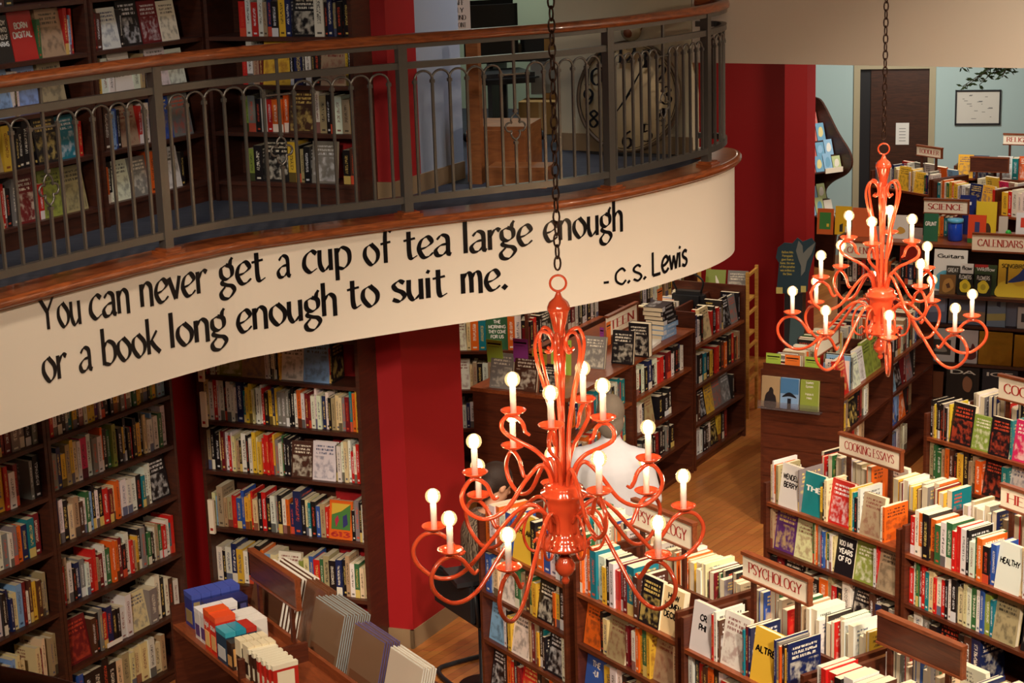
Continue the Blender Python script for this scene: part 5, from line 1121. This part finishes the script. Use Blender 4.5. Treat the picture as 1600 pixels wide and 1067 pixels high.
# calendars standing in the bins
CB = [(.04, .37, .33, 9, (96, 62, 44), (230, 224, 214), 'white-edged brown art calendar', 'the farthest bin of the gift display'), (.40, .46, .21, 5, (116, 72, 48), (116, 72, 48), 'brown covered calendar', 'the bin under the blank sign'),
      (.62, .40, .29, 12, (122, 94, 72), (150, 158, 160), 'tan calendar in clear wrap', 'the middle bin'), (1.01, .40, .28, 7, (126, 96, 74), (96, 84, 130), 'tan and purple edged calendar', 'the near bin'), (1.34, .40, .29, 6, (206, 190, 172), (226, 222, 214), 'cream calendar', 'the nearest bin')]
for x, y, w_, n, rgb, ed, lb, where in CB:
    for i in range(n):
        M = FD @ Matrix.Translation((x+.004*i, y+(.0185 if x < .1 else .0095)*i, .8455)) @ Matrix.Rotation(radians(-14), 4, 'X'); h = .335+.006*math.sin(i*2.1)
        o = MB().box(0, w_, 0, .010 if x < .1 else .005, 0, h).build('calendar', mat('cedge_%d_%d_%d' % ed, ed, .5), None, M); tag(o, '%s, %s from front in %s' % (lb, ORD[i], where), 'calendar', 'calendars standing in the bins')
        MB().box(.002, w_-.002, -.0012, 0, .002, h-.004).build('front_cover', mat('ccov_%d_%d_%d' % rgb, rgb, .15), o)
        if i == 0: MB().add([(w_*.08, -.0016, h*.08), (w_*.92, -.0016, h*.08), (w_*.92, -.0016, h*.40), (w_*.08, -.0016, h*.40)], [(0, 1, 2, 3)]).build('cover_art', mat('calart', (112, 74, 52), .2), o)

# ================================================================ PEOPLE
def capsule(mb, p0, p1, r0, r1, sx=1., n=14, m=6, up=None):
    p0, p1 = Vector(p0), Vector(p1); t = (p1-p0); L_ = t.length; t.normalize()
    a = (Vector(up) if up else Vector((1, 0, 0))); a = (a-t*a.dot(t)); a = a.normalized() if a.length > 1e-4 else t.orthogonal().normalized(); b = t.cross(a)
    rings = []
    for i in range(m+1): th = -pi/2+pi/2*i/m; rings.append((p0+t*(r0*sin(th)), max(1e-4, r0*cos(th))))
    for i in range(1, 6): k = i/6; rings.append((p0+t*(L_*k), r0+(r1-r0)*k))
    for i in range(m+1): th = pi/2*i/m; rings.append((p1+t*(r1*sin(th)), max(1e-4, r1*cos(th))))
    vs = []; fs = []
    for c, r in rings:
        for k in range(n): an = 2*pi*k/n; vs.append(c+a*cos(an)*r*sx+b*sin(an)*r)
    for i in range(len(rings)-1):
        for k in range(n): k2 = (k+1) % n; fs.append((i*n+k, i*n+k2, (i+1)*n+k2, (i+1)*n+k))
    fs += [tuple(range(n))[::-1], tuple((len(rings)-1)*n+k for k in range(n))]
    return mb.add(vs, fs, 0, True)
def fuse(name, mb, m, parent, vox=.010, M=None, sm=6):
    o = mb.build(name, m, parent, M); a = o.modifiers.new('r', 'REMESH'); a.mode = 'VOXEL'; a.voxel_size = vox; a.use_smooth_shade = True
    b = o.modifiers.new('s', 'SMOOTH'); b.iterations = sm; b.factor = .5
    bpy.context.view_layer.update(); dg = bpy.context.evaluated_depsgraph_get(); me = bpy.data.meshes.new_from_object(o.evaluated_get(dg)); o.modifiers.clear(); old = o.data; o.data = me
    if not me.materials: me.materials.append(m)
    return o
def head(mb, c, s=1., turn=0, tilt=0):
    T = Matrix.Translation(c) @ Matrix.Rotation(turn, 4, 'Z') @ Matrix.Rotation(tilt, 4, 'X') @ Matrix.Scale(s, 4)
    q = MB(); q.sphere((0, -.012, .03), .088, 20, 0, (.86, 1.08, 1.0)); q.sphere((0, .018, -.035), .066, 18, 0, (.9, 1.0, 1.25))          # face looks along +y
    capsule(q, (0, .078, .015), (0, .098, -.018), .009, .014); q.sphere((0, .07, -.10), .026, 12); capsule(q, (-.02, .082, -.052), (.02, .082, -.052), .008, .008)
    for s_ in (-1, 1): q.sphere((s_*.078, -.005, -.008), .024, 12, 0, (.4, .8, 1.3)); capsule(q, (s_*.03, .082, .03), (s_*.045, .078, .03), .012, .010)
    mb.add(q.v, q.f, 0, True, T); return T
def handm(mb, w, d, s=1):
    "palm at the wrist w pointing along d, five fingers slightly curled"
    w = Vector(w); d = Vector(d).normalized(); sd = d.cross(Vector((0, 0, 1))).normalized()*s; up = sd.cross(d)
    capsule(mb, w, w+d*.07, .028, .034, 1.0, up=sd)
    for i, (o_, L_) in enumerate(((-.030, .062), (-.010, .072), (.010, .068), (.029, .052))):
        a = w+d*.085+sd*o_; b = a+d*L_*.55-up*.01; c = b+d*L_*.4-up*.028; capsule(mb, a, b, .0092, .0085, n=8, m=3); capsule(mb, b, c, .0085, .007, n=8, m=3)
    a = w+d*.03-sd*.03; b = a+d*.03-sd*.028; capsule(mb, a, b, .011, .010, n=8, m=3); capsule(mb, b, b+d*.03-sd*.004, .010, .008, n=8, m=3)
# man standing, back to the camera
PM = at(950, 612, 1.685); MF = Matrix.Translation((PM.x+.01, PM.y+.03, 0)) @ Matrix.Rotation(radians(-12), 4, 'Z') @ Matrix.Diagonal((.86, .9, .965, 1))
r = empty('person', MF, 'man with grey hair in a white shirt, back to the camera, behind the near chandelier', 'person')
b = MB(); hz = 1.575; head(b, (0, .035, hz), 1., .1, -.15)
capsule(b, (0, .0, 1.40), (0, .025, 1.50), .062, .055); capsule(b, (0, 0, .95), (0, -.01, 1.24), .145, .14, 1.1)
for s_ in (-1, 1):
    capsule(b, (s_*.09, 0, .9), (s_*.10, .01, .50), .085, .058); capsule(b, (s_*.10, .01, .50), (s_*.11, -.02, .10), .055, .038); capsule(b, (s_*.11, -.03, .045), (s_*.125, .14, .035), .038, .034)
    capsule(b, (s_*.185, -.01, 1.335), (s_*.235, .01, 1.07), .052, .042); capsule(b, (s_*.235, .01, 1.07), (s_*.15, .22, 1.10), .038, .028); handm(b, (s_*.145, .23, 1.10), (-s_*.25, 1, .15), s_)
fuse('body', b, M_SKIN, r, .009)
c = MB(); capsule(c, (0, -.005, .93), (0, -.02, 1.27), .165, .165, 1.2); capsule(c, (-.13, -.012, 1.335), (.13, -.012, 1.335), .095, .095, 1); capsule(c, (0, -.005, 1.40), (0, .018, 1.475), .085, .062); capsule(c, (-.12, -.01, 1.365), (0, .0, 1.43), .06, .06); capsule(c, (.12, -.01, 1.365), (0, .0, 1.43), .06, .06)
for s_ in (-1, 1): capsule(c, (s_*.19, -.012, 1.335), (s_*.25, .005, 1.12), .082, .072)
capsule(c, (0, -.14, 1.0), (.03, -.15, 1.25), .03, .03)
fuse('shirt', c, M_SHIRT, r, .011)
c = MB(); capsule(c, (0, 0, .92), (0, 0, .99), .155, .15, 1.15)
for s_ in (-1, 1): capsule(c, (s_*.09, 0, .88), (s_*.10, .01, .50), .105, .078); capsule(c, (s_*.10, .01, .50), (s_*.11, -.015, .12), .075, .06)
fuse('trousers', c, mat('grey_trousers', (70, 68, 74), .8), r, .012)
c = MB()
for s_ in (-1, 1): capsule(c, (s_*.11, -.04, .05), (s_*.125, .15, .042), .05, .045)
fuse('shoes', c, M_DARK, r, .01)
T = Matrix.Translation((0, .035, hz)) @ Matrix.Rotation(.1, 4, 'Z') @ Matrix.Rotation(-.15, 4, 'X')
c = MB(); c.sphere((0, -.026, .042), .100, 20, 0, (.90, 1.04, 1.0), T); c.sphere((0, -.052, -.02), .078, 16, 0, (1.1, .75, 1.2), T); fuse('hair', c, M_HAIRG, r, .008)
# seated person beyond the left end of the psychology row
PS = at(775, 742, 1.20); SF = Matrix.Translation((PS.x-.04, PS.y+.05, 0)) @ Matrix.Rotation(radians(-60), 4, 'Z')
r = empty('person', SF, 'seated dark-haired person in a patterned top left of the psychology row', 'person')
M_PAT = bpy.data.materials.new('patterned_cloth'); M_PAT.use_nodes = True; nt = M_PAT.node_tree; vo = nt.nodes.new('ShaderNodeTexWave'); vo.inputs['Scale'].default_value = 9; vo.inputs['Distortion'].default_value = 14
rp = nt.nodes.new('ShaderNodeValToRGB'); rp.color_ramp.elements[0].color = lin((62, 46, 40)); rp.color_ramp.elements[1].color = lin((150, 132, 112)); nt.links.new(vo.outputs[0], rp.inputs[0]); nt.links.new(rp.outputs[0], nt.nodes['Principled BSDF'].inputs[0])
b = MB(); head(b, (0, .05, 1.12), .97, 0, -.5); capsule(b, (0, 0, .95), (0, .03, 1.05), .052, .048); capsule(b, (0, 0, .56), (0, -.01, .86), .135, .135, 1.1)
for s_ in (-1, 1):
    capsule(b, (s_*.09, .02, .52), (s_*.10, .42, .50), .08, .06); capsule(b, (s_*.10, .43, .48), (s_*.10, .42, .10), .052, .036); capsule(b, (s_*.10, .40, .045), (s_*.11, .56, .035), .036, .032)
    capsule(b, (s_*.16, 0, .88), (s_*.22, .04, .66), .045, .038); capsule(b, (s_*.22, .04, .66), (s_*.12, .26, .66), .036, .026); handm(b, (s_*.115, .27, .66), (-s_*.3, 1, .05), s_)
fuse('body', b, M_SKIN, r, .010)
c = MB(); capsule(c, (0, -.01, .58), (0, -.02, .84), .16, .15, 1.15); capsule(c, (-.11, -.01, .89), (.11, -.01, .89), .08, .08)
for s_ in (-1, 1): capsule(c, (s_*.16, 0, .88), (s_*.225, .04, .66), .066, .055)
fuse('blouse', c, M_PAT, r, .011)
c = MB(); capsule(c, (0, .02, .54), (0, .0, .6), .15, .14, 1.1)
for s_ in (-1, 1): capsule(c, (s_*.09, .02, .53), (s_*.10, .42, .51), .095, .075); capsule(c, (s_*.10, .43, .49), (s_*.10, .42, .12), .07, .055)
fuse('trousers', c, mat('dark_trousers', (34, 32, 38), .8), r, .012)
T = Matrix.Translation((0, .05, 1.12)) @ Matrix.Rotation(-.5, 4, 'X') @ Matrix.Scale(.97, 4)
c = MB(); c.sphere((0, -.026, .036), .095, 20, 0, (.93, 1.05, 1.0), T); c.sphere((0, -.07, -.03), .07, 16, 0, (1.1, .8, 1.3), T); fuse('hair', c, M_HAIRD, r, .009)
r = empty('cantilever_chair', SF @ Matrix.Translation((0, -.02, 0)), 'dark tubular cantilever chair under the seated person', 'chair')
tb = smooth([(-.24, .30, .44), (-.24, .42, .43), (-.24, .46, .3), (-.24, .44, .05), (-.24, .38, .018), (-.24, -.1, .018), (-.2, -.24, .018), (0, -.27, .018), (.2, -.24, .018), (.24, -.1, .018), (.24, .38, .018), (.24, .44, .05), (.24, .46, .3), (.24, .42, .43), (.24, .30, .44)], 5)
MB().tube(tb, .014, 8).build('tube_frame', M_DARK, r); MB().box(-.23, .23, -.2, .32, .395, .43).build('seat', M_DARK, r, bevel=.012); MB().box(-.22, .22, -.24, -.205, .43, .66).build('backrest', M_DARK, r, bevel=.012)
for s_ in (-1, 1): MB().tube([(s_*.225, -.2, .42), (s_*.225, -.22, .64)], .012, 8).build('back_post', M_DARK, r)
PT = at(740, 900, .68); FTb = frame((PT.x, PT.y), (.9, .3)); r = empty('side_table', FTb, 'dark side table at the foot of the red column', 'table')
MB().box(-.12, .16, -.08, .18, .655, .68).build('table_top', M_DARK, r)
MB().lathe([(.14, 0), (.14, .015), (.02, .03), (.02, .655)], 20, 0, Matrix.Translation((.05, .05, 0))).build('pedestal', M_DARK, r)

# ================================================================ MEZZANINE OFFICE
def wall_up(F, px, py, y=0): return lp(F, px, py, y)
FW = frame(WO, WD)
# big round clock leaning on the beige wall
cA = lp(FW, 983, 152, -.10); rC = .345; TC = FW @ Matrix.Translation((cA.x, -.11, ZF+.02+rC)) @ Matrix.Rotation(radians(-8), 4, 'X')
r = empty('clock', TC, 'huge round clock face with black numerals leaning against the beige wall behind the railing', 'clock')
M_DIAL = mat('clock_dial', (206, 184, 144), .7, bump=.2, bscale=12)
d_ = MB().lathe([(.0001, -.02), (rC-.012, -.02), (rC-.012, .0), (.0001, .0)], 64, 0, Matrix.Rotation(pi/2, 4, 'X')).build('dial', M_DIAL, r)
MB().lathe([(rC-.014, -.024), (rC, -.02), (rC, .02), (rC-.014, .024), (rC-.014, -.024)], 64, 0, Matrix.Rotation(pi/2, 4, 'X')).build('rim', mat('clock_rim', (84, 66, 48), .5), r)
for h_ in range(1, 13):
    a_ = radians(90-30*h_+3); rr_ = rC*.76; lettering('numeral', [str(h_)], .13 if h_ > 9 else .075, .17, Matrix.Translation((rr_*cos(a_), -.0215, rr_*sin(a_))), M_BLACK, d_, 'serif')
MB().tube([(rC*.93*cos(2*pi*k/72), -.021, rC*.93*sin(2*pi*k/72)) for k in range(72)], .0022, 4, closed=True).build('minute_ring', M_BLACK, d_)
for a_, L_ in ((28, .24), (215, .15)): MB().add([(-.008, -.023, -.03), (.008, -.023, -.03), (.003, -.023, L_), (-.003, -.023, L_)], [(0, 1, 2, 3)], T=Matrix.Rotation(radians(a_), 4, 'Y')).build('hand', M_BLACK, d_)
# globe lamp on the wall above it
gA = lp(FW, 985, 48, -.12); r = empty('wall_globe', FW @ Matrix.Translation((gA.x, -.11, gA.z)), 'round glass globe with a brown centre on the beige wall just above the handrail', 'ornament')
MB().sphere((0, 0, 0), .065, 20).build('glass_ball', mat('dull_glass', (170, 160, 130), .1), r); MB().tube([(.075*cos(a_), 0, .03+.055*sin(a_)) for a_ in [2*pi*i/20 for i in range(20)]], .004, 6, closed=True).build('ring', mat('brass_dark', (110, 84, 50), .4, .6), r)
MB().sphere((0, -.045, -.01), .032, 12).build('centre', mat('rust_brown', (120, 66, 34), .6), r); MB().tube([(0, .06, 0), (0, .109, 0)], .012, 8).build('bracket', MATS['brass_dark'], r)
# office things beyond the grey wall
FO = frame((-.35, 13.1), (.97, -.22))
def osurv(px, py, y=0): return lp(FO, px, py, y)
a = osurv(760, 90, .0); b_ = osurv(880, 88, .0)
r = empty('desk', FO @ Matrix.Translation((a.x, 0, ZF)), 'dark office desk behind the handrail with a printer on it', 'desk'); dz = a.z-ZF
MB().box(0, b_.x-a.x, 0, .5, dz-.03, dz).build('desk_top', M_DARK, r)
for x in (0, b_.x-a.x-.03): MB().box(x, x+.03, 0, .5, 0, dz-.03).build('leg_panel', mat('desk_grey', (120, 124, 128), .6), r)
MB().box(.3, b_.x-a.x-.03, .03, .48, .25, dz-.031).build('drawer_unit', mat('file_grey', (150, 156, 164), .5), r)
zt = a.z+.0005
p0 = osurv(812, 60, .1); r = empty('printer', FO @ Matrix.Translation((p0.x+.1, .22, zt)), 'black office printer with a pale lid on the desk behind the handrail', 'printer')
MB().box(-.10, .19, -.12, .2, 0, .13).build('printer_body', M_DARK, r, bevel=.01); MB().box(-.13, .20, -.13, .21, .15, .175).build('scanner_lid', mat('pale_grey', (190, 196, 190), .4), r, bevel=.006); MB().box(-.08, .17, -.10, .18, .13, .15).build('hinge_block', M_DARK, r); MB().box(-.16, -.09, -.11, .0, .06, .068).build('paper_tray', M_DARK, r)
c = osurv(862, 78, .05); o = MB().box(-.06, .07, -.03, .12, 0, .115).build('cardboard_box', mat('cardboard', (186, 146, 90), .9), None, FO @ Matrix.Translation((c.x, .12, zt))); tag(o, 'tan cardboard box on the desk beside the printer', 'box')
c = osurv(770, 80, .05)
for i, (rgb, lb) in enumerate((((60, 58, 54), 'dark grey file box behind the STAFF ONLY notice'), ((150, 148, 140), 'grey paper holder left of the printer'), ((96, 84, 66), 'brown desk caddy left of the printer'))):
    o = MB().box(0, .07, 0, .12, 0, .12-.02*i).build('desk_organizer', mat('org%d' % i, rgb, .7), None, FO @ Matrix.Translation((c.x-.03+.085*i, .1, zt))); tag(o, lb, 'organizer')
# notice on the grey wall end
Kw = frame(KO+Ku*.56, Ku); NP = at(736, 50, 3.62)
FN = frame((-.265, 11.03), (.98, -.19)); o = MB().box(-.075, .085, 0, .002, 3.50, 3.735).build('staff_notice', mat('notice_paper', (206, 188, 176), .7), None, FN); tag(o, 'pale notice reading STAFF ONLY BEYOND THIS POINT above the wooden post', 'notice')
lettering('notice_lettering', ['STAFF', 'ONLY', 'BEYOND', 'THIS POINT'], .11, .17, Matrix.Translation((.005, -.001, 3.615)), M_BLACK, o, 'serif')
# oak gate post, steps
ga = at(742, 300, ZF); FG2 = frame((ga.x, ga.y+.25), (.97, -.25)); r = empty('wooden_steps', FG2 @ Matrix.Translation((0, 0, ZF)), 'honey brown wooden box steps with a tall post behind the railing', 'steps'); s0 = .0
MB().box(-.035, .035, .02, .09, 0, .82).build('post', M_OAK, r)
MB().box(-.07, .28, .10, .12, 0, .30).box(-.07, -.05, .12, .50, 0, .30).box(.26, .28, .12, .5, 0, .30).box(-.07, .28, .12, .5, .30, .32).build('upper_step', M_OAK, r)
MB().box(.10, .44, -.10, .095, .0, .10).box(.10, .45, -.11, .097, .10, .12).build('lower_step', M_OAK, r)
# office chair
ca = lp(frame((-.1, 12.35), (.97, -.22)), 785, 130); r = empty('office_chair', Matrix.Translation((ca.x+( -.1*0), 12.5, ZF)) @ Matrix.Rotation(.3, 4, 'Z'), 'black office swivel chair behind the railing in the mezzanine office', 'chair')
ca = at(785, 118, 3.1); r.matrix_world = Matrix.Translation((ca.x, ca.y, ZF)) @ Matrix.Rotation(.3, 4, 'Z')
MB().box(-.2, .2, -.2, .2, .40, .47).build('seat', M_DARK, r, bevel=.03); MB().box(-.19, .19, .2, .26, .50, .92).build('backrest', M_DARK, r, bevel=.03); MB().lathe([(.025, .08), (.025, .40)], 12).build('column', M_DARK, r)
for k in range(5): T = Matrix.Rotation(2*pi*k/5, 4, 'Z'); MB().tube([(0, 0, .09), (.26, 0, .065)], [.02, .014], 6, T=T).sphere((.27, 0, .03), .03, 10, T=T).build('leg', M_DARK, r)
MB().tube([(-.0, .2, .44), (0, .25, .44), (0, .25, .55)], .015, 6).build('back_bracket', M_DARK, r)
# cartons below the desk and a red stool top
for i, (px, py, w_, h, lb) in enumerate(((845, 195, .30, .22, 'brown carton on the mezzanine carpet under the desk'), (872, 190, .16, .26, 'narrow brown carton against the beige wall end'))):
    c = at(px, py+15, ZF); o = MB().box(-w_/2, w_/2, 0, .25, 0, h).build('carton', mat('cardboard', (186, 146, 90), .9), None, frame(c.xy, (.97, -.22), ZF)); tag(o, lb, 'box')
    MB().box(-.01, .01, -.001, .0, 0, h).build('tape', mat('tape', (206, 180, 130), .4), o)
c = at(818, 186, 3.0); o = MB().sphere((0, 0, 0), .038, 14, 0, (1, 1, .8)).box(-.05, .05, -.03, .03, -.05, -.02).build('red_cushion', mat('coral_red', (214, 60, 66), .6), None, Matrix.Translation((c.x, c.y, ZF+.27))); tag(o, 'small coral red soft toy on the cartons behind the second quatrefoil', 'toy')
mb = MB().tube(smooth([tuple(at(-160, 1068, 3.62)), tuple(at(0, 1084, 3.62)), tuple(at(160, 1124, 3.62))], 8), .028, 12); mb.build('trim_3', M_RAILW)['kind'] = 'structure'

# ================================================================ which books stand alone, which go into the one mass
bpy.context.view_layer.update()
bv = []; bf = []
for o in bpy.data.objects:
    if o.type == 'MESH' and o.name.split('.')[0] not in ('ceiling',):
        n = len(bv); mw = o.matrix_world; bv += [mw @ v.co for v in o.data.vertices]; bf += [tuple(n+i for i in p.vertices) for p in o.data.polygons]
def bmat(b): return b['F'] @ Matrix.Translation((b['x'], b['y'], b['z']))
for b in BOOKS:
    M = bmat(b); tw, dd = b['t'], b['d']; n = len(bv)
    bv += [M @ Vector((x, y, z)) for z in (0, b['h']-.002) for y in (0, dd) for x in (0, tw)]
    bf += [tuple(n+i for i in f) for f in [(0, 2, 3, 1), (4, 5, 7, 6), (0, 1, 5, 4), (2, 6, 7, 3), (0, 4, 6, 2), (1, 3, 7, 5)]]
tree = BVHTree.FromPolygons(bv, bf)
def score(b):
    M = bmat(b); t, d, h = b['t'], b['d'], b['h']; vis = 0; tot = 0
    for x in (.2, .5, .8):
        for P_, nrm in (((t*x, 0, h*.12), (0, -1, 0)), ((t*x, 0, h*.5), (0, -1, 0)), ((t*x, 0, h*.93), (0, -1, 0)), ((t*x, d*.4, h), (0, 0, 1)), ((t*x, d*.9, h), (0, 0, 1))):
            p = M @ Vector(P_); px, py, w_ = proj(p); tot += 1
            if not (0 < px < 1600 and 0 < py < 1067): continue
            v = CAM-p; L_ = v.length; v.normalize(); q = p+v*.006; hit = tree.ray_cast(q, v, L_-.05)
            if hit[0] is None: vis += 1
    c = [proj(M @ Vector(p))[:2] for p in ((0, 0, 0), (t, 0, 0), (t, 0, h), (0, 0, h), (0, d, h), (t, d, h))]
    xs = [a[0] for a in c]; ys = [a[1] for a in c]
    A = abs((c[1][0]-c[0][0])*(c[3][1]-c[0][1])-(c[1][1]-c[0][1])*(c[3][0]-c[0][0]))+abs((c[5][0]-c[4][0])*(c[3][1]-c[4][1])-(c[5][1]-c[4][1])*(c[3][0]-c[4][0]))
    return vis/tot*A
for b in BOOKS: b['score'] = score(b)
seen = [b for b in BOOKS if b['score'] > 8]
rank = sorted(BOOKS, key=lambda b: -(b['score']+(3000 if b['title'] and b['score'] > 4 else 0)))
single = set(id(b) for b in rank[:300] if b['score'] > 8)

stuff = ([], [], [], [], [], []); used = {}
for b in BOOKS:
    M = bmat(b)
    if id(b) not in single:
        add_book(b, *stuff, M); continue
    cn = PAL[b['tok']][1]; fo = 'face-out ' if b['face'] else ''
    if b['title']: lab = '%s face-out book titled %s, %s' % (cn, b['title'].replace('/', ' ').replace('_', ' '), b['where'])
    elif b['n'] == 1: lab = 'the only %s %sbook, %s' % (cn, fo, b['where'])
    else: lab = '%s %sbook, %s such from %s, %s' % (cn, fo, ORD[b['i']], b['frm'], b['where'])
    wl = lab.split()
    if len(wl) > 16: lab = lab.replace('the ', '').replace('face-out book titled', 'book titled'); wl = lab.split()
    r = bpy.data.objects.new('book', None); COL.objects.link(r); r.empty_display_size = .05; r.matrix_world = M
    tag(r, ' '.join(wl[:16]), 'book', 'books, '+b['grp'])
    d1 = ([], [], [], [], [], []); add_book(b, *d1, Matrix(), 'cover'); cv = finish('cover', d1, [M_COVER, M_PAGE], r)
    d2 = ([], [], [], [], [], []); add_book(b, *d2, Matrix(), 'pages'); finish('page_block', d2, [M_COVER, M_PAGE], r)
    if b['title'] and b['face']:
        t, d, h, c, cov, pg, T = book_geo(b); lines = b['title'].replace('_', ' ').split('/')
        LM = T @ Matrix(((0, -1, 0, t+.0008), (1, 0, 0, d*.5), (0, 0, 1, h*.62), (0, 0, 0, 1)))
        ink = M_BLACK if b['tok'] in 'wcys' else M_REDINK if b['title'] == '613' else M_WHITE
        if b['title'] == '613':
            LM = T @ Matrix(((0, -1, 0, t+.0008), (1, 0, 0, d*.5), (0, 0, 1, h*.13), (0, 0, 0, 1)))
            PM_ = T @ Matrix(((0, -1, 0, t+.0006), (1, 0, 0, 0), (0, 0, 1, 0), (0, 0, 0, 1)))
            for q, (rgb, pl) in enumerate((((70, 120, 60), [(.1, .25), (.9, .25), (.9, .92), (.1, .92)]), ((206, 170, 60), [(.1, .62), (.5, .72), (.9, .92), (.1, .92)]), ((170, 40, 70), [(.3, .3), (.42, .5), (.36, .62), (.24, .5)]), ((50, 50, 110), [(.6, .3), (.8, .4), (.74, .66), (.58, .6)]))):
                MB().add([(x_*d, -.0004*q, z_*h) for x_, z_ in pl], [(0, 1, 2, 3)]).build('cover_art', mat('art613_%d' % q, rgb, .5), cv, PM_)
        lettering('title_lettering', lines, d*.8, min(h*.6, .045*len(lines)), LM, ink, cv, 'bold')
o = finish('books', stuff, [M_COVER, M_PAGE]); tag(o, 'all the smaller and partly hidden books filling the shelves of the shop', 'books', None, 'stuff')
print('BOOKS', len(BOOKS), 'seen', len(seen), 'single', len(single), 'cutoff', rank[299]['score'] if len(rank) > 299 else 0)
